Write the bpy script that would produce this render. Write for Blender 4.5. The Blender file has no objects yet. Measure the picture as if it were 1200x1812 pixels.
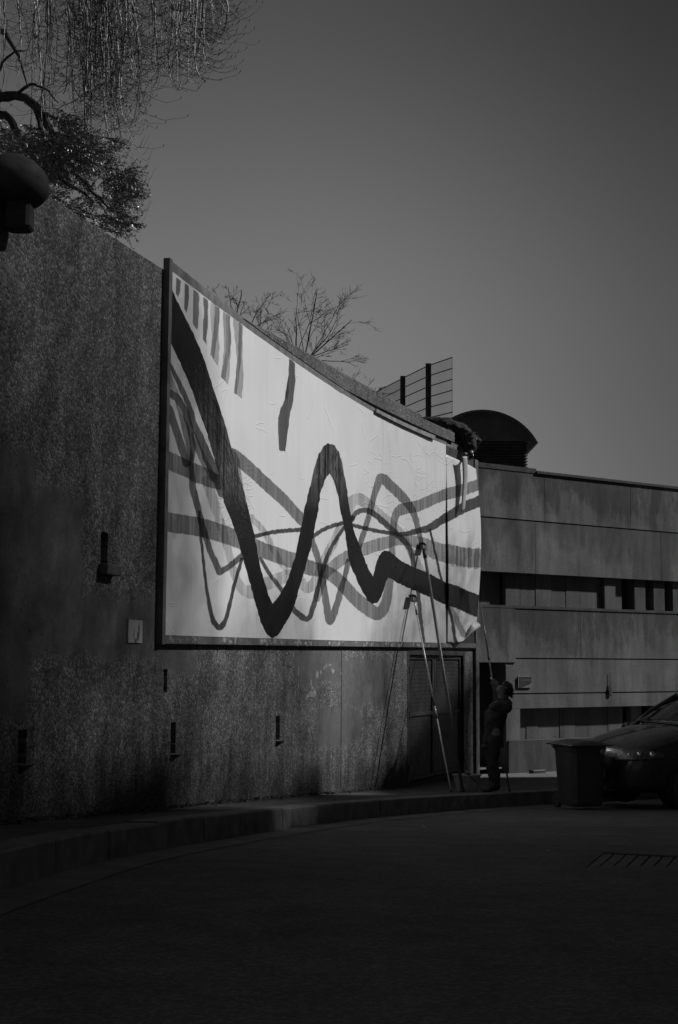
import bpy, bmesh, math, random
import numpy as np
from mathutils import Vector, Matrix, noise as mnoise

random.seed(7); rng = np.random.default_rng(7)
sc = bpy.context.scene
COL = sc.collection

# ------------------------------------------------------------------ camera, sky, sun, exposure
F = 2400.0                      # focal length in photo pixels (1200 x 1812)
YH, ROLL = 1165.0, 0.006        # horizon row, roll
CZ = 1.15                       # camera height above the near road
pit = math.atan((YH - 906) / F)
_f = Vector((0, math.cos(pit), math.sin(pit))); _u = Vector((0, -math.sin(pit), math.cos(pit))); _r = Vector((1, 0, 0))
c_, s_ = math.cos(ROLL), math.sin(ROLL)
RX = _r * c_ + _u * s_; RU = -_r * s_ + _u * c_; RF = _f
cam = bpy.data.objects.new("camera", bpy.data.cameras.new("camera")); COL.objects.link(cam)
M = Matrix((RX, RU, -RF)).transposed().to_4x4(); M.translation = (0, 0, CZ)
cam.matrix_world = M
cam.data.sensor_fit = 'VERTICAL'; cam.data.sensor_height = 36; cam.data.lens = 36 * F / 1812
cam.data.clip_start = 0.1; cam.data.clip_end = 3000
sc.camera = cam

SUN_AZ, SUN_EL = math.radians(77), math.radians(39)   # azimuth clockwise from +Y
wd = bpy.data.worlds.new("World"); sc.world = wd; wd.use_nodes = True
nt = wd.node_tree; nt.nodes.clear()
sky = nt.nodes.new('ShaderNodeTexSky'); sky.sky_type = 'NISHITA'; sky.sun_disc = False
sky.sun_elevation = SUN_EL; sky.sun_rotation = SUN_AZ
sky.air_density = 1.0; sky.dust_density = 1.0; sky.ozone_density = 1.0; sky.altitude = 100
# black and white film behind a red filter: the red of the sky only, steeper with height, a little brighter towards the left
sep = nt.nodes.new('ShaderNodeSeparateColor'); nt.links.new(sky.outputs[0], sep.inputs[0])
def wm(op, a, b):
    n = nt.nodes.new('ShaderNodeMath'); n.operation = op
    for i, x in enumerate((a, b)):
        if isinstance(x, (int, float)): n.inputs[i].default_value = x
        else: nt.links.new(x, n.inputs[i])
    return n.outputs[0]
def wr(v, a, b, c, d):
    n = nt.nodes.new('ShaderNodeMapRange'); n.interpolation_type = 'SMOOTHSTEP'
    for i, x in zip((1, 2, 3, 4), (a, b, c, d)): n.inputs[i].default_value = x
    nt.links.new(v, n.inputs[0]); return n.outputs[0]
gen = nt.nodes.new('ShaderNodeTexCoord'); xyz = nt.nodes.new('ShaderNodeSeparateXYZ'); nt.links.new(gen.outputs['Generated'], xyz.inputs[0])
elev = wr(xyz.outputs[2], .22, .50, 1.72, .76)
side_ = wm('ADD', wm('MULTIPLY', xyz.outputs[0], -.866), wm('MULTIPLY', xyz.outputs[1], .5))
azim = wr(side_, .20, .52, .40, 1.08)
sky_v = wm('MULTIPLY', wm('MULTIPLY', elev, azim), wm('MULTIPLY', wm('POWER', sep.outputs[0], .5), .68))
cmb = nt.nodes.new('ShaderNodeCombineColor')
for i in range(3): nt.links.new(sky_v, cmb.inputs[i])
bg = nt.nodes.new('ShaderNodeBackground'); bg.inputs[1].default_value = 0.1
nt.links.new(cmb.outputs[0], bg.inputs[0])
wo = nt.nodes.new('ShaderNodeOutputWorld'); nt.links.new(bg.outputs[0], wo.inputs[0])

sd = bpy.data.lights.new("sun", 'SUN'); sd.energy = 3.5; sd.angle = math.radians(1.5); sd.color = (1, 1, 1)
so = bpy.data.objects.new("sun", sd); COL.objects.link(so)
to_sun = Vector((math.sin(SUN_AZ) * math.cos(SUN_EL), math.cos(SUN_AZ) * math.cos(SUN_EL), math.sin(SUN_EL)))
so.rotation_euler = to_sun.to_track_quat('Z', 'Y').to_euler()

sc.view_settings.view_transform = 'Standard'; sc.view_settings.look = 'None'
sc.view_settings.gamma = 1; sc.view_settings.use_curve_mapping = False
sc.view_settings.exposure = 0.0

# ------------------------------------------------------------------ measuring helpers
def rayv(x, y): return RX * ((x - 600) / F) + RU * ((906 - y) / F) + RF
def at(x, y, Y):                       # the world point at distance Y seen at photo pixel x, y
    v = rayv(x, y); p = v * (Y / v.y); p.z += CZ; return p
def project(X, Y, Z):                  # numpy arrays, world -> photo pixel
    Z = Z - CZ
    a = X * RX.x + Y * RX.y + Z * RX.z; b = X * RU.x + Y * RU.y + Z * RU.z; c = X * RF.x + Y * RF.y + Z * RF.z
    return 600 + F * a / c, 906 - F * b / c

# plan of the curved wall: x as a function of distance, s = arc length
dn = np.array([-14, 12.65, 13.3, 13.95, 15.1, 16.7, 18.2, 19.9, 21.5, 22.4, 24.5])
sl = np.array([.24, .24, .25, .256, .272, .286, .314, .376, .447, .487, .53])
DD = np.arange(-14, 24.6, .02); _ss = np.interp(DD, dn, sl)
WX = np.concatenate([[0], np.cumsum((_ss[1:] + _ss[:-1]) / 2 * .02)]); WX += -1.512 - np.interp(12.3, DD, WX)
WS = np.concatenate([[0], np.cumsum(np.hypot(np.diff(WX), .02))]); WS -= np.interp(12.3, DD, WS)
def wall(s, off=0.0):                  # plan point on the wall face, off = towards the street
    d = float(np.interp(s, WS, DD)); x = float(np.interp(d, DD, WX)); k = float(np.interp(d, DD, _ss))
    n = math.hypot(1, k); return x + off / n, d - off * k / n
def wp(s, z, off=0.0):
    x, y = wall(s, off); return Vector((x, y, z))
def whit(x, y, off=0.0):               # photo pixel -> (s, z) on the wall
    v = rayv(x, y); k = v.x / v.y
    nx = 1 / np.hypot(1, _ss); xs = WX + off * nx; ds = DD - off * nx * _ss
    g = xs - k * ds; i = int(np.where((g[:-1] < 0) & (g[1:] >= 0) & (ds[1:] > 2))[0][0])
    t = -g[i] / (g[i + 1] - g[i]); d = ds[i] + t * (ds[i + 1] - ds[i])
    return float(WS[i] + t * (WS[i + 1] - WS[i])), v.z / v.y * float(d) + CZ

gd = np.array([-400, 4.5, 6, 7.4, 20, 21.5, 25, 60, 2000]); gz = np.array([-.93, -.93, -.95, -1.0, -1.91, -1.98, -2.06, -2.3, -2.3])
_gx = np.arange(-10, 70, .25); _gy = np.interp(_gx, gd, gz); _gy = np.convolve(np.pad(_gy, 6, mode='edge'), np.ones(13) / 13, 'valid')
def side_z(d): return float(np.interp(d, _gx, _gy)) + CZ      # pavement level
def road_z(d): return side_z(d) - 0.20

# ------------------------------------------------------------------ mesh helpers
class MB:
    def __init__(s): s.v = []; s.f = []; s.mi = []; s.uv = None
    def add(s, vs, fs, m=0):
        b = len(s.v); s.v += [tuple(v) for v in vs]; s.f += [tuple(i + b for i in f) for f in fs]; s.mi += [m] * len(fs)
    def hexa(s, p, m=0):               # 8 points, bottom ring then top ring
        s.add(p, [(3, 2, 1, 0), (4, 5, 6, 7), (0, 1, 5, 4), (1, 2, 6, 5), (2, 3, 7, 6), (3, 0, 4, 7)], m)
    def box(s, x0, x1, y0, y1, z0, z1, m=0):
        s.hexa([(x0, y0, z0), (x1, y0, z0), (x1, y1, z0), (x0, y1, z0), (x0, y0, z1), (x1, y0, z1), (x1, y1, z1), (x0, y1, z1)], m)
    def tube(s, pts, rad, n=6, cap=True, m=0):
        pts = [Vector(p) for p in pts]
        if not hasattr(rad, '__len__'): rad = [rad] * len(pts)
        rings = []; prev = None
        for i, p in enumerate(pts):
            t = (pts[min(i + 1, len(pts) - 1)] - pts[max(i - 1, 0)])
            if t.length < 1e-9: t = Vector((0, 0, 1))
            t.normalize()
            if prev is None: a = t.orthogonal().normalized()
            else:
                a = prev - t * prev.dot(t)
                a = a.normalized() if a.length > 1e-6 else t.orthogonal().normalized()
            prev = a; b = t.cross(a)
            rings.append([p + (a * math.cos(2 * math.pi * k / n) + b * math.sin(2 * math.pi * k / n)) * rad[i] for k in range(n)])
        vs = [v for r in rings for v in r]; fs = []
        for i in range(len(pts) - 1):
            for k in range(n):
                k2 = (k + 1) % n; fs.append((i * n + k, i * n + k2, (i + 1) * n + k2, (i + 1) * n + k))
        if cap and n > 2:
            fs.append(tuple(range(n - 1, -1, -1))); e = (len(pts) - 1) * n; fs.append(tuple(range(e, e + n)))
        s.add(vs, fs, m)
    def lathe(s, prof, n=24, loc=(0, 0, 0), sx=1, sy=1, sq=0, m=0):   # prof: (r, z); sq > 0 squares the section
        vs = []; fs = []
        for r, z in prof:
            for k in range(n):
                a = 2 * math.pi * k / n; c, q = math.cos(a), math.sin(a)
                if sq: e = (abs(c) ** sq + abs(q) ** sq) ** (-1 / sq)
                else: e = 1
                vs.append((loc[0] + r * e * c * sx, loc[1] + r * e * q * sy, loc[2] + z))
        for i in range(len(prof) - 1):
            for k in range(n):
                k2 = (k + 1) % n; fs.append((i * n + k, i * n + k2, (i + 1) * n + k2, (i + 1) * n + k))
        fs.append(tuple(range(n - 1, -1, -1))); e = (len(prof) - 1) * n; fs.append(tuple(range(e, e + n)))
        s.add(vs, fs, m)
    def ball(s, c, r, n=10, sc3=(1, 1, 1), m=0):
        prof = [(max(1e-4, math.sin(math.pi * i / n)), -math.cos(math.pi * i / n)) for i in range(n + 1)]
        b = MB(); b.lathe(prof, n + 4)
        s.add([(c[0] + v[0] * r * sc3[0], c[1] + v[1] * r * sc3[1], c[2] + v[2] * r * sc3[2]) for v in b.v], b.f, m)
    def grid(s, fn, nu, nv, m=0):      # fn(u, v) with u, v in 0..1
        b = len(s.v)
        for j in range(nv + 1):
            for i in range(nu + 1): s.v.append(tuple(fn(i / nu, j / nv)))
        for j in range(nv):
            for i in range(nu):
                a = b + j * (nu + 1) + i; s.f.append((a, a + 1, a + nu + 2, a + nu + 1)); s.mi.append(m)
    def slab(s, fn, nu, nv, th, m=0):  # closed sheet of thickness th; fn(u, v, t)
        b = len(s.v); W = nu + 1
        for t in (0, th):
            for j in range(nv + 1):
                for i in range(nu + 1): s.v.append(tuple(fn(i / nu, j / nv, t)))
        o = W * (nv + 1)
        for j in range(nv):
            for i in range(nu):
                a = b + j * W + i
                s.f.append((a + o, a + o + 1, a + o + W + 1, a + o + W)); s.f.append((a + W, a + W + 1, a + 1, a))
        for i in range(nu):
            a = b + i; s.f.append((a, a + 1, a + 1 + o, a + o)); a = b + nv * W + i; s.f.append((a + 1, a, a + o, a + 1 + o))
        for j in range(nv):
            a = b + j * W; s.f.append((a + W, a, a + o, a + W + o)); a = b + j * W + nu; s.f.append((a, a + W, a + W + o, a + o))
        s.mi += [m] * (len(s.f) - len(s.mi))
    def build(s, name, mat, parent=None, smooth=False, bevel=0, loc=None):
        me = bpy.data.meshes.new(name); me.from_pydata(s.v, [], s.f)
        mats = mat if isinstance(mat, (list, tuple)) else [mat]
        for m in mats: me.materials.append(m)
        if len(mats) > 1: me.polygons.foreach_set('material_index', s.mi)
        if smooth: me.polygons.foreach_set('use_smooth', [True] * len(me.polygons))
        if s.uv is not None:
            ul = me.uv_layers.new(name='UVMap'); li = np.zeros(len(me.loops), dtype=np.int32); me.loops.foreach_get('vertex_index', li)
            ul.data.foreach_set('uv', np.asarray(s.uv, dtype=np.float32)[li].ravel())
        me.validate(); me.update()
        o = bpy.data.objects.new(name, me); COL.objects.link(o)
        if parent is not None: o.parent = parent
        if loc is not None: o.location = loc
        if bevel:
            md = o.modifiers.new('bevel', 'BEVEL'); md.width = bevel; md.segments = 2; md.limit_method = 'ANGLE'
        return o

def tag(o, label=None, cat=None, group=None, kind=None):
    if label: o['label'] = label
    if cat: o['category'] = cat
    if group: o['group'] = group
    if kind: o['kind'] = kind
    return o
def thing(name, label, cat, loc=(0, 0, 0), rz=0, group=None):
    o = bpy.data.objects.new(name, None); COL.objects.link(o); o.empty_display_size = .2
    o.location = loc; o.rotation_euler = (0, 0, rz); return tag(o, label, cat, group)
def obj_copy(src, parent, mat4=None):
    o = src.copy(); COL.objects.link(o); o.parent = parent
    if mat4 is not None: o.matrix_local = mat4
    return o

# ------------------------------------------------------------------ materials (black and white: greys only)
MATS = {}
def newmat(name):
    m = bpy.data.materials.new(name); m.use_nodes = True; t = m.node_tree
    b = t.nodes['Principled BSDF']; return m, t, b
def N(t, typ, **kw):
    n = t.nodes.new(typ)
    for k, v in kw.items():
        if k.startswith('i_'): n.inputs[int(k[2:]) if k[2:].isdigit() else k[2:]].default_value = v
        else: setattr(n, k, v)
    return n
def math_(t, op, a, b=None, c=None, clamp=False):
    n = t.nodes.new('ShaderNodeMath'); n.operation = op; n.use_clamp = clamp
    for i, x in enumerate((a, b, c)):
        if x is None: continue
        if isinstance(x, (int, float)): n.inputs[i].default_value = x
        else: t.links.new(x, n.inputs[i])
    return n.outputs[0]
def coords(t, kind='Object', scale=(1, 1, 1)):
    tc = t.nodes.new('ShaderNodeTexCoord'); mp = t.nodes.new('ShaderNodeMapping'); mp.inputs['Scale'].default_value = scale
    t.links.new(tc.outputs[kind], mp.inputs[0]); return mp.outputs[0]
def noise_(t, vec, scale, detail=4, rough=.55):
    n = t.nodes.new('ShaderNodeTexNoise'); n.inputs['Scale'].default_value = scale; n.inputs['Detail'].default_value = detail
    n.inputs['Roughness'].default_value = rough; t.links.new(vec, n.inputs['Vector']); return n.outputs['Fac']
def remap(t, v, a, b, c, d, smooth=False):
    n = t.nodes.new('ShaderNodeMapRange'); n.interpolation_type = 'SMOOTHSTEP' if smooth else 'LINEAR'
    for i, x in zip((1, 2, 3, 4), (a, b, c, d)): n.inputs[i].default_value = x
    t.links.new(v, n.inputs[0]); return n.outputs[0]
def mixv(t, f, a, b):
    n = t.nodes.new('ShaderNodeMix'); n.data_type = 'FLOAT'
    for i, x in zip((0, 2, 3), (f, a, b)):
        if isinstance(x, (int, float)): n.inputs[i].default_value = x
        else: t.links.new(x, n.inputs[i])
    return n.outputs[0]
def bump_(t, b, h, strength=.3, dist=.01):
    n = t.nodes.new('ShaderNodeBump'); n.inputs['Strength'].default_value = strength; n.inputs['Distance'].default_value = dist
    t.links.new(h, n.inputs['Height']); t.links.new(n.outputs[0], b.inputs['Normal']); return n
def plain(name, v, rough=.6, var=.25, scale=8, metal=0, bump=0, bscale=60, spec=.5, stretch=(1, 1, 1), coat=0):
    if name in MATS: return MATS[name]
    m, t, b = newmat(name); vec = coords(t, 'Object', stretch)
    n = noise_(t, vec, scale, 5)
    t.links.new(remap(t, n, .3, .7, v * (1 - var), v * (1 + var)), b.inputs['Base Color'])
    n2 = noise_(t, vec, scale * 3, 3); t.links.new(remap(t, n2, .3, .7, max(.02, rough - .1), min(1, rough + .1)), b.inputs['Roughness'])
    b.inputs['Metallic'].default_value = metal; b.inputs['Specular IOR Level'].default_value = spec; b.inputs['Coat Weight'].default_value = coat
    if bump: bump_(t, b, noise_(t, vec, bscale, 4), bump, .01)
    MATS[name] = m; return m

def concrete_wall_mat(patches, gain=1.22):
    m, t, b = newmat('exposed_aggregate'); uv = coords(t, 'UV')
    sx = N(t, 'ShaderNodeSeparateXYZ'); t.links.new(uv, sx.inputs[0]); S, Z = sx.outputs[0], sx.outputs[1]
    vo = N(t, 'ShaderNodeTexVoronoi', i_Scale=52.0); t.links.new(uv, vo.inputs['Vector'])
    vc = N(t, 'ShaderNodeSeparateColor'); t.links.new(vo.outputs['Color'], vc.inputs[0])
    stone = math_(t, 'POWER', vc.outputs[0], 2.2)
    stonev = remap(t, stone, 0, 1, .085, .27)
    fine = noise_(t, uv, 9, 6)
    big = noise_(t, uv, .55, 5)
    mp = N(t, 'ShaderNodeMapping'); mp.inputs['Scale'].default_value = (3.2, .28, 1); t.links.new(uv, mp.inputs[0])
    streak = noise_(t, mp.outputs[0], 1, 6, .6)
    agg = math_(t, 'MULTIPLY', stonev, remap(t, fine, .3, .7, .75, 1.25))
    agg = math_(t, 'MULTIPLY', agg, remap(t, big, .3, .7, .8, 1.2))
    # buff paint rolled over old tags: smooth rectangles with slightly ragged edges
    wob = remap(t, noise_(t, uv, 3.0, 4), 0, 1, -.16, .16)
    s2 = math_(t, 'ADD', S, wob); z2 = math_(t, 'ADD', Z, wob); mask = None
    for (a0, a1, z0, z1) in patches:
        e = .05
        k = math_(t, 'MULTIPLY', remap(t, s2, a0 - e, a0 + e, 0, 1), remap(t, s2, a1 - e, a1 + e, 1, 0))
        k = math_(t, 'MULTIPLY', k, math_(t, 'MULTIPLY', remap(t, z2, z0 - e, z0 + e, 0, 1), remap(t, z2, z1 - e, z1 + e, 1, 0)))
        mask = k if mask is None else math_(t, 'MAXIMUM', mask, k)
    pit_ = remap(t, noise_(t, uv, 14, 2), .66, .74, 0, 1)
    paint = math_(t, 'MULTIPLY', remap(t, fine, .3, .7, .10, .125), remap(t, pit_, 0, 1, 1, .35))
    col = mixv(t, math_(t, 'MULTIPLY', mask, .85), agg, paint)
    # water stains run down from the top and from under the board
    st = remap(t, streak, .42, .62, 1.08, .76)
    col = math_(t, 'MULTIPLY', col, mixv(t, math_(t, 'MULTIPLY', mask, .75), st, .92))
    # splash dirt along the foot of the wall, which follows the slope of the pavement
    base = math_(t, 'MULTIPLY_ADD', S, -.0715, -1.20 + CZ)
    hgt = math_(t, 'SUBTRACT', Z, base)
    hg2 = math_(t, 'ADD', hgt, remap(t, streak, .3, .7, .18, -.18))
    col = math_(t, 'MULTIPLY', col, remap(t, hg2, 0, .5, .42, 1, True))
    col = math_(t, 'MULTIPLY', col, gain)
    t.links.new(col, b.inputs['Base Color']); b.inputs['Roughness'].default_value = .85; b.inputs['Specular IOR Level'].default_value = .3
    # relief: pebbles, and vertical tooling low down
    rel = mixv(t, mask, math_(t, 'SUBTRACT', 1.0, vo.outputs['Distance']), math_(t, 'MULTIPLY', noise_(t, uv, 25, 3), .25))
    mp2 = N(t, 'ShaderNodeMapping'); mp2.inputs['Scale'].default_value = (16, .4, 1); t.links.new(uv, mp2.inputs[0])
    rib = math_(t, 'MULTIPLY', noise_(t, mp2.outputs[0], 1, 3), remap(t, hgt, .3, .95, 1.6, 0))
    bump_(t, b, math_(t, 'ADD', rel, rib), .8, .012)
    return m

def stained_concrete(name, v, top=None, dirt=.55, sc_=1.0):
    m, t, b = newmat(name); uv = coords(t, 'UV')
    sx = N(t, 'ShaderNodeSeparateXYZ'); t.links.new(uv, sx.inputs[0]); Z = sx.outputs[1]
    mp = N(t, 'ShaderNodeMapping'); mp.inputs['Scale'].default_value = (2.6 * sc_, .42, 1); t.links.new(uv, mp.inputs[0])
    streak = noise_(t, mp.outputs[0], 1, 6, .62); big = noise_(t, uv, .9, 5, .6); fine = noise_(t, uv, 22, 5)
    col = math_(t, 'MULTIPLY', remap(t, fine, .3, .7, v * .9, v * 1.1), remap(t, streak, .36, .62, 1.16, .66))
    col = math_(t, 'MULTIPLY', col, remap(t, big, .34, .66, .74, 1.18))
    if top is not None:                 # dark growth hanging from the upper edge in tongues
        d = math_(t, 'SUBTRACT', top, Z); mp3 = N(t, 'ShaderNodeMapping'); mp3.inputs['Scale'].default_value = (1.7, .5, 1); t.links.new(uv, mp3.inputs[0])
        n3 = math_(t, 'ADD', math_(t, 'MULTIPLY', noise_(t, mp3.outputs[0], 1.1, 7, .7), .65), math_(t, 'MULTIPLY', noise_(t, uv, .5, 5, .6), .35)); lim = remap(t, n3, .40, .60, -.1, 1.2)
        k = remap(t, math_(t, 'SUBTRACT', lim, d), -.3, .35, 0, 1, True)
        col = math_(t, 'MULTIPLY', col, mixv(t, k, 1.0, dirt))
    t.links.new(col, b.inputs['Base Color']); b.inputs['Roughness'].default_value = .9; b.inputs['Specular IOR Level'].default_value = .25
    bump_(t, b, math_(t, 'ADD', fine, math_(t, 'MULTIPLY', streak, .4)), .25, .01); return m

def asphalt_mat(name, v, sc_=60):
    m, t, b = newmat(name); vec = coords(t, 'Object')
    vo = N(t, 'ShaderNodeTexVoronoi', i_Scale=float(sc_)); t.links.new(vec, vo.inputs['Vector'])
    vc = N(t, 'ShaderNodeSeparateColor'); t.links.new(vo.outputs['Color'], vc.inputs[0])
    big = noise_(t, vec, .35, 5); mid = noise_(t, vec, 3, 5)
    c = math_(t, 'MULTIPLY', remap(t, math_(t, 'POWER', vc.outputs[0], 2), 0, 1, v * .8, v * 1.4), remap(t, big, .3, .7, .75, 1.25))
    c = math_(t, 'MULTIPLY', c, remap(t, mid, .3, .7, .8, 1.2))
    t.links.new(c, b.inputs['Base Color']); b.inputs['Roughness'].default_value = .9; b.inputs['Specular IOR Level'].default_value = .3
    bump_(t, b, vo.outputs['Distance'], .2, .006); return m

m_road = asphalt_mat('road_asphalt', .155); m_side = asphalt_mat('pavement_asphalt', .12, 80)
m_gutter = plain('gutter_concrete', .17, .9, .3, 3, bump=.3); m_kerb = plain('kerb_granite', .22, .85, .35, 6, bump=.4, bscale=90)
m_soil = plain('soil', .06, .95, .4, 3, bump=.5)
m_dark = plain('dark_steel', .05, .45, .3, 6); m_black = plain('black_paint', .07, .35, .3, 10)
m_alu = plain('pole_aluminium', .75, .35, .08, 5, metal=.25); m_galv = plain('pole_grey', .12, .45, .25, 5, metal=.3)
m_grip = plain('black_rubber', .04, .7, .2, 20); m_pale = plain('pale_plastic', .5, .5, .15, 8)
m_white = plain('paper_white', .62, .8, .1, 12)
m_bark = plain('bark', .035, .9, .4, 12, bump=.6, bscale=40); m_twig = plain('twig_bark', .075, .5, .5, 15)
m_skin = plain('skin', .2, .55, .1, 20); m_hair = plain('hair', .04, .5, .3, 40)
m_cloth = plain('dark_cloth', .04, .85, .3, 12, bump=.5, bscale=30); m_trouser = plain('trouser_cloth', .045, .85, .3, 10, bump=.5, bscale=25)
m_cloth2 = plain('black_cloth', .035, .9, .3, 12, bump=.5, bscale=30, spec=.15)
m_boot = plain('boot_leather', .045, .5, .3, 20); m_glove = plain('wet_rubber_glove', .02, .12, .2, 10, spec=.8)
m_bin = plain('bin_plastic', .08, .5, .15, 5); m_tyre = plain('tyre_rubber', .07, .8, .2, 20)
m_rim = plain('wheel_alloy', .35, .35, .15, 10, metal=.7); m_car = plain('car_paint', .05, .28, .1, 2, coat=.6)
m_trim = plain('car_trim', .035, .6, .2, 10)

# ------------------------------------------------------------------ ground: road, pavement, gutter, kerb
def sheet(name, mat, outline_fn, nu, nv, kind='structure'):
    b = MB(); b.grid(outline_fn, nu, nv); o = b.build(name, mat, smooth=True); tag(o, kind=kind); return o
dl = sorted(set([-400, -120, -40, -10] + list(np.arange(0, 30.01, .5)) + [35, 45, 60, 100, 200, 500, 1500]))
xl = [-1500, -400, -100, -30, -12, -6, -3, -1, 0, 1, 3, 6, 12, 30, 100, 400, 1500]
b = MB()
for d in dl:
    for x in xl: b.v.append((x, d, road_z(d)))
for j in range(len(dl) - 1):
    for i in range(len(xl) - 1):
        a = j * len(xl) + i; b.f.append((a, a + 1, a + len(xl) + 1, a + len(xl))); b.mi.append(0)
tag(b.build('road', m_road, smooth=True), kind='structure')

kp = [(-3.2, -8), (-2.6, 0), (-2.15, 4), (-1.82, 6.4), (-1.67, 7.4), (-1.52, 8.6), (-1.30, 9.8), (-.74, 12), (.154, 14.8), (1.05, 16.8), (1.83, 18.3), (2.41, 19.2),
      (3.0, 19.95), (3.6, 20.5), (4.7, 21.4), (7.2, 23.2), (14, 28), (40, 46)]
def catmull(P, per=10):
    P = [Vector((p[0], p[1], 0)) for p in P]; out = []
    for i in range(len(P) - 1):
        p0, p1, p2, p3 = P[max(i - 1, 0)], P[i], P[i + 1], P[min(i + 2, len(P) - 1)]
        t1 = (p2 - p0) / 2; t2 = (p3 - p1) / 2
        L = (p2 - p1).length
        if t1.length > L: t1 = t1 * (L / t1.length)
        if t2.length > L: t2 = t2 * (L / t2.length)
        for k in range(per):
            t = k / per; h = t * t * t; q = t * t
            out.append(p1 * (2 * h - 3 * q + 1) + t1 * (h - 2 * q + t) + p2 * (-2 * h + 3 * q) + t2 * (h - q))
    out.append(P[-1]); return out
KC = catmull(kp); KX = np.array([p.x for p in KC]); KY = np.array([p.y for p in KC])
KL = np.concatenate([[0], np.cumsum(np.hypot(np.diff(KX), np.diff(KY)))])
def kerb(l, off=0.0):                  # off towards the road
    x = float(np.interp(l, KL, KX)); y = float(np.interp(l, KL, KY))
    x2 = float(np.interp(l + .1, KL, KX)) - float(np.interp(l - .1, KL, KX)); y2 = float(np.interp(l + .1, KL, KY)) - float(np.interp(l - .1, KL, KY))
    n = math.hypot(x2, y2); return x + y2 / n * off, y - x2 / n * off
l_end = float(KL[-1]) - .2
kroot = thing('kerb', None, None, (0, 0, 0)); del_keys = None
kroot['kind'] = 'structure'
l = 6.0; k = 0
while l < l_end - 1.2 and k < 44:
    L = 1.0 if l > 9 else 1.0
    b = MB(); j = rng.normal(0, .006, 4); nseg = 3; g = .008
    def kpnt(u, v, t, l=l, L=L, j=j):
        ll = l + g + (L - 2 * g) * u; x, y = kerb(ll, -.24 * (1 - v) + j[0] + t * 0)
        return (x, y, 0)
    pts = []
    for i in range(nseg + 1):
        ll = l + g + (L - 2 * g) * i / nseg
        for off, top, ins in ((-.24, 0, 0), (-.24, 1, 0), (-.012, 1, 0), (.0, 1, .014), (.012, 0, 0)):
            x, y = kerb(ll, off + j[0]); z = (side_z(y) + .006 + j[1] * .6 - ins) if top else side_z(y) - .36
            pts.append((x, y, z))
    fs = []
    for i in range(nseg):
        for q in range(5):
            a = i * 5 + q; c = i * 5 + (q + 1) % 5; fs.append((c, a, a + 5, c + 5))
    fs.append((0, 1, 2, 3, 4)); e = nseg * 5; fs.append((e + 4, e + 3, e + 2, e + 1, e))
    b.add(pts, fs); b.build('kerb_stone', m_kerb, kroot)
    l += L; k += 1
# gutter channel, 4 mm above the road
b = MB()
b.grid(lambda u, v: (lambda q: (q[0], q[1], road_z(q[1]) + .004 + (.012 if v < .01 else 0)))(kerb(2 + (l_end - 4) * u, .01 + .30 * v)), 260, 1)
tag(b.build('gutter', m_gutter), kind='structure')
# pavement between kerb and wall, and in front of the far building
b = MB(); nn = 300
for i in range(nn + 1):
    l = 2 + (l_end - 4) * i / nn; x, y = kerb(l, -.236)
    dx, dy = kerb(l, -1.236); dx -= x; dy -= y
    far = 3.3 if y < 20 else 9.0
    for q in range(7):
        w = far * q / 6 * min(1, (y + 40) / 40)
        px, py = x + dx * w, y + dy * w; b.v.append((px, py, side_z(py) + .002 + .012 * min(w, 1.2)))
for i in range(nn):
    for q in range(6):
        a = i * 7 + q; b.f.append((a, a + 7, a + 8, a + 1)); b.mi.append(0)
tag(b.build('pavement', m_side, smooth=True), kind='structure')
# paved footway joints are slabs near the corner
# drain cover in the road
dc = at(1150, 1531, 12.2); dz = road_z(12.2)
def ground_hit(x, y, fz, d0=3, d1=40):
    v = rayv(x, y); k = v.z / v.y
    for _ in range(60):
        m = (d0 + d1) / 2
        if fz(m) - CZ < k * m: d0 = m
        else: d1 = m
    return Vector((v.x / v.y * m, m, fz(m)))

# ------------------------------------------------------------------ retaining wall
pts_top = [(-40, 3.0), (-8, 3.22), (-2.73, 3.36), (-1.97, 3.40), (-.37, 3.48), (2.15, 3.61), (3.59, 3.71), (5.07, 3.79), (6.8, 3.85), (8.48, 3.88), (12.3, 3.86)]
def top_z(s): return float(np.interp(s, [p[0] for p in pts_top], [p[1] for p in pts_top])) + CZ
S_END = whit(838, 1250)[0]
holes = []                              # (s0, s1, z0, z1, depth)
def hole(x0, y0, x1, y1, dep):
    a = whit(x0, y1); c = whit(x1, y0); holes.append((a[0], c[0], a[1], c[1], dep)); return holes[-1]
slit_a = hole(31, 1290, 48, 1352, .22); slit_b = hole(301.5, 1277, 311.5, 1334, .2); slit_c = hole(488, 1266, 495.5, 1310, .2)
slit_d = hole(177.5, 943, 191.5, 1001, .2); slit_e = hole(288, 1184, 296.5, 1226, .03)
DOOR = (whit(721, 1260)[0], whit(823, 1260)[0], -2.7 + CZ, whit(770, 1149)[1] - .02, .34); holes.append(DOOR)
patches = []
def patch(x0, y0, x1, y1):
    a = whit(x0, (y0 + y1) / 2); c = whit(x1, (y0 + y1) / 2); lo = whit((x0 + x1) / 2, y1)[1]; hi = whit((x0 + x1) / 2, y0)[1]
    patches.append((a[0], c[0], lo, hi))
patch(-60, 850, 145, 1160); patch(-60, 780, 60, 1270); patch(-60, 1045, 285, 1162); patch(280, 1142, 345, 1192)
patch(518, 1142, 604, 1210); patch(604, 1165, 690, 1252); patch(560, 1255, 640, 1318)
m_wall = concrete_wall_mat(patches)
COP0 = whit(424, 560)[0]
def cop_bot(s): return max(top_z(s) - .225, 3.49 + .0050 * (s + .14) + CZ + .075)
def wall_top(s): return cop_bot(s) if s > COP0 else top_z(s)
sl_ = set(np.round(np.concatenate([np.arange(-30, -6, 1.0), np.arange(-6, S_END, .4), [S_END, COP0 - .001, COP0 + .001]]), 4)); zl_ = set()
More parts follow.
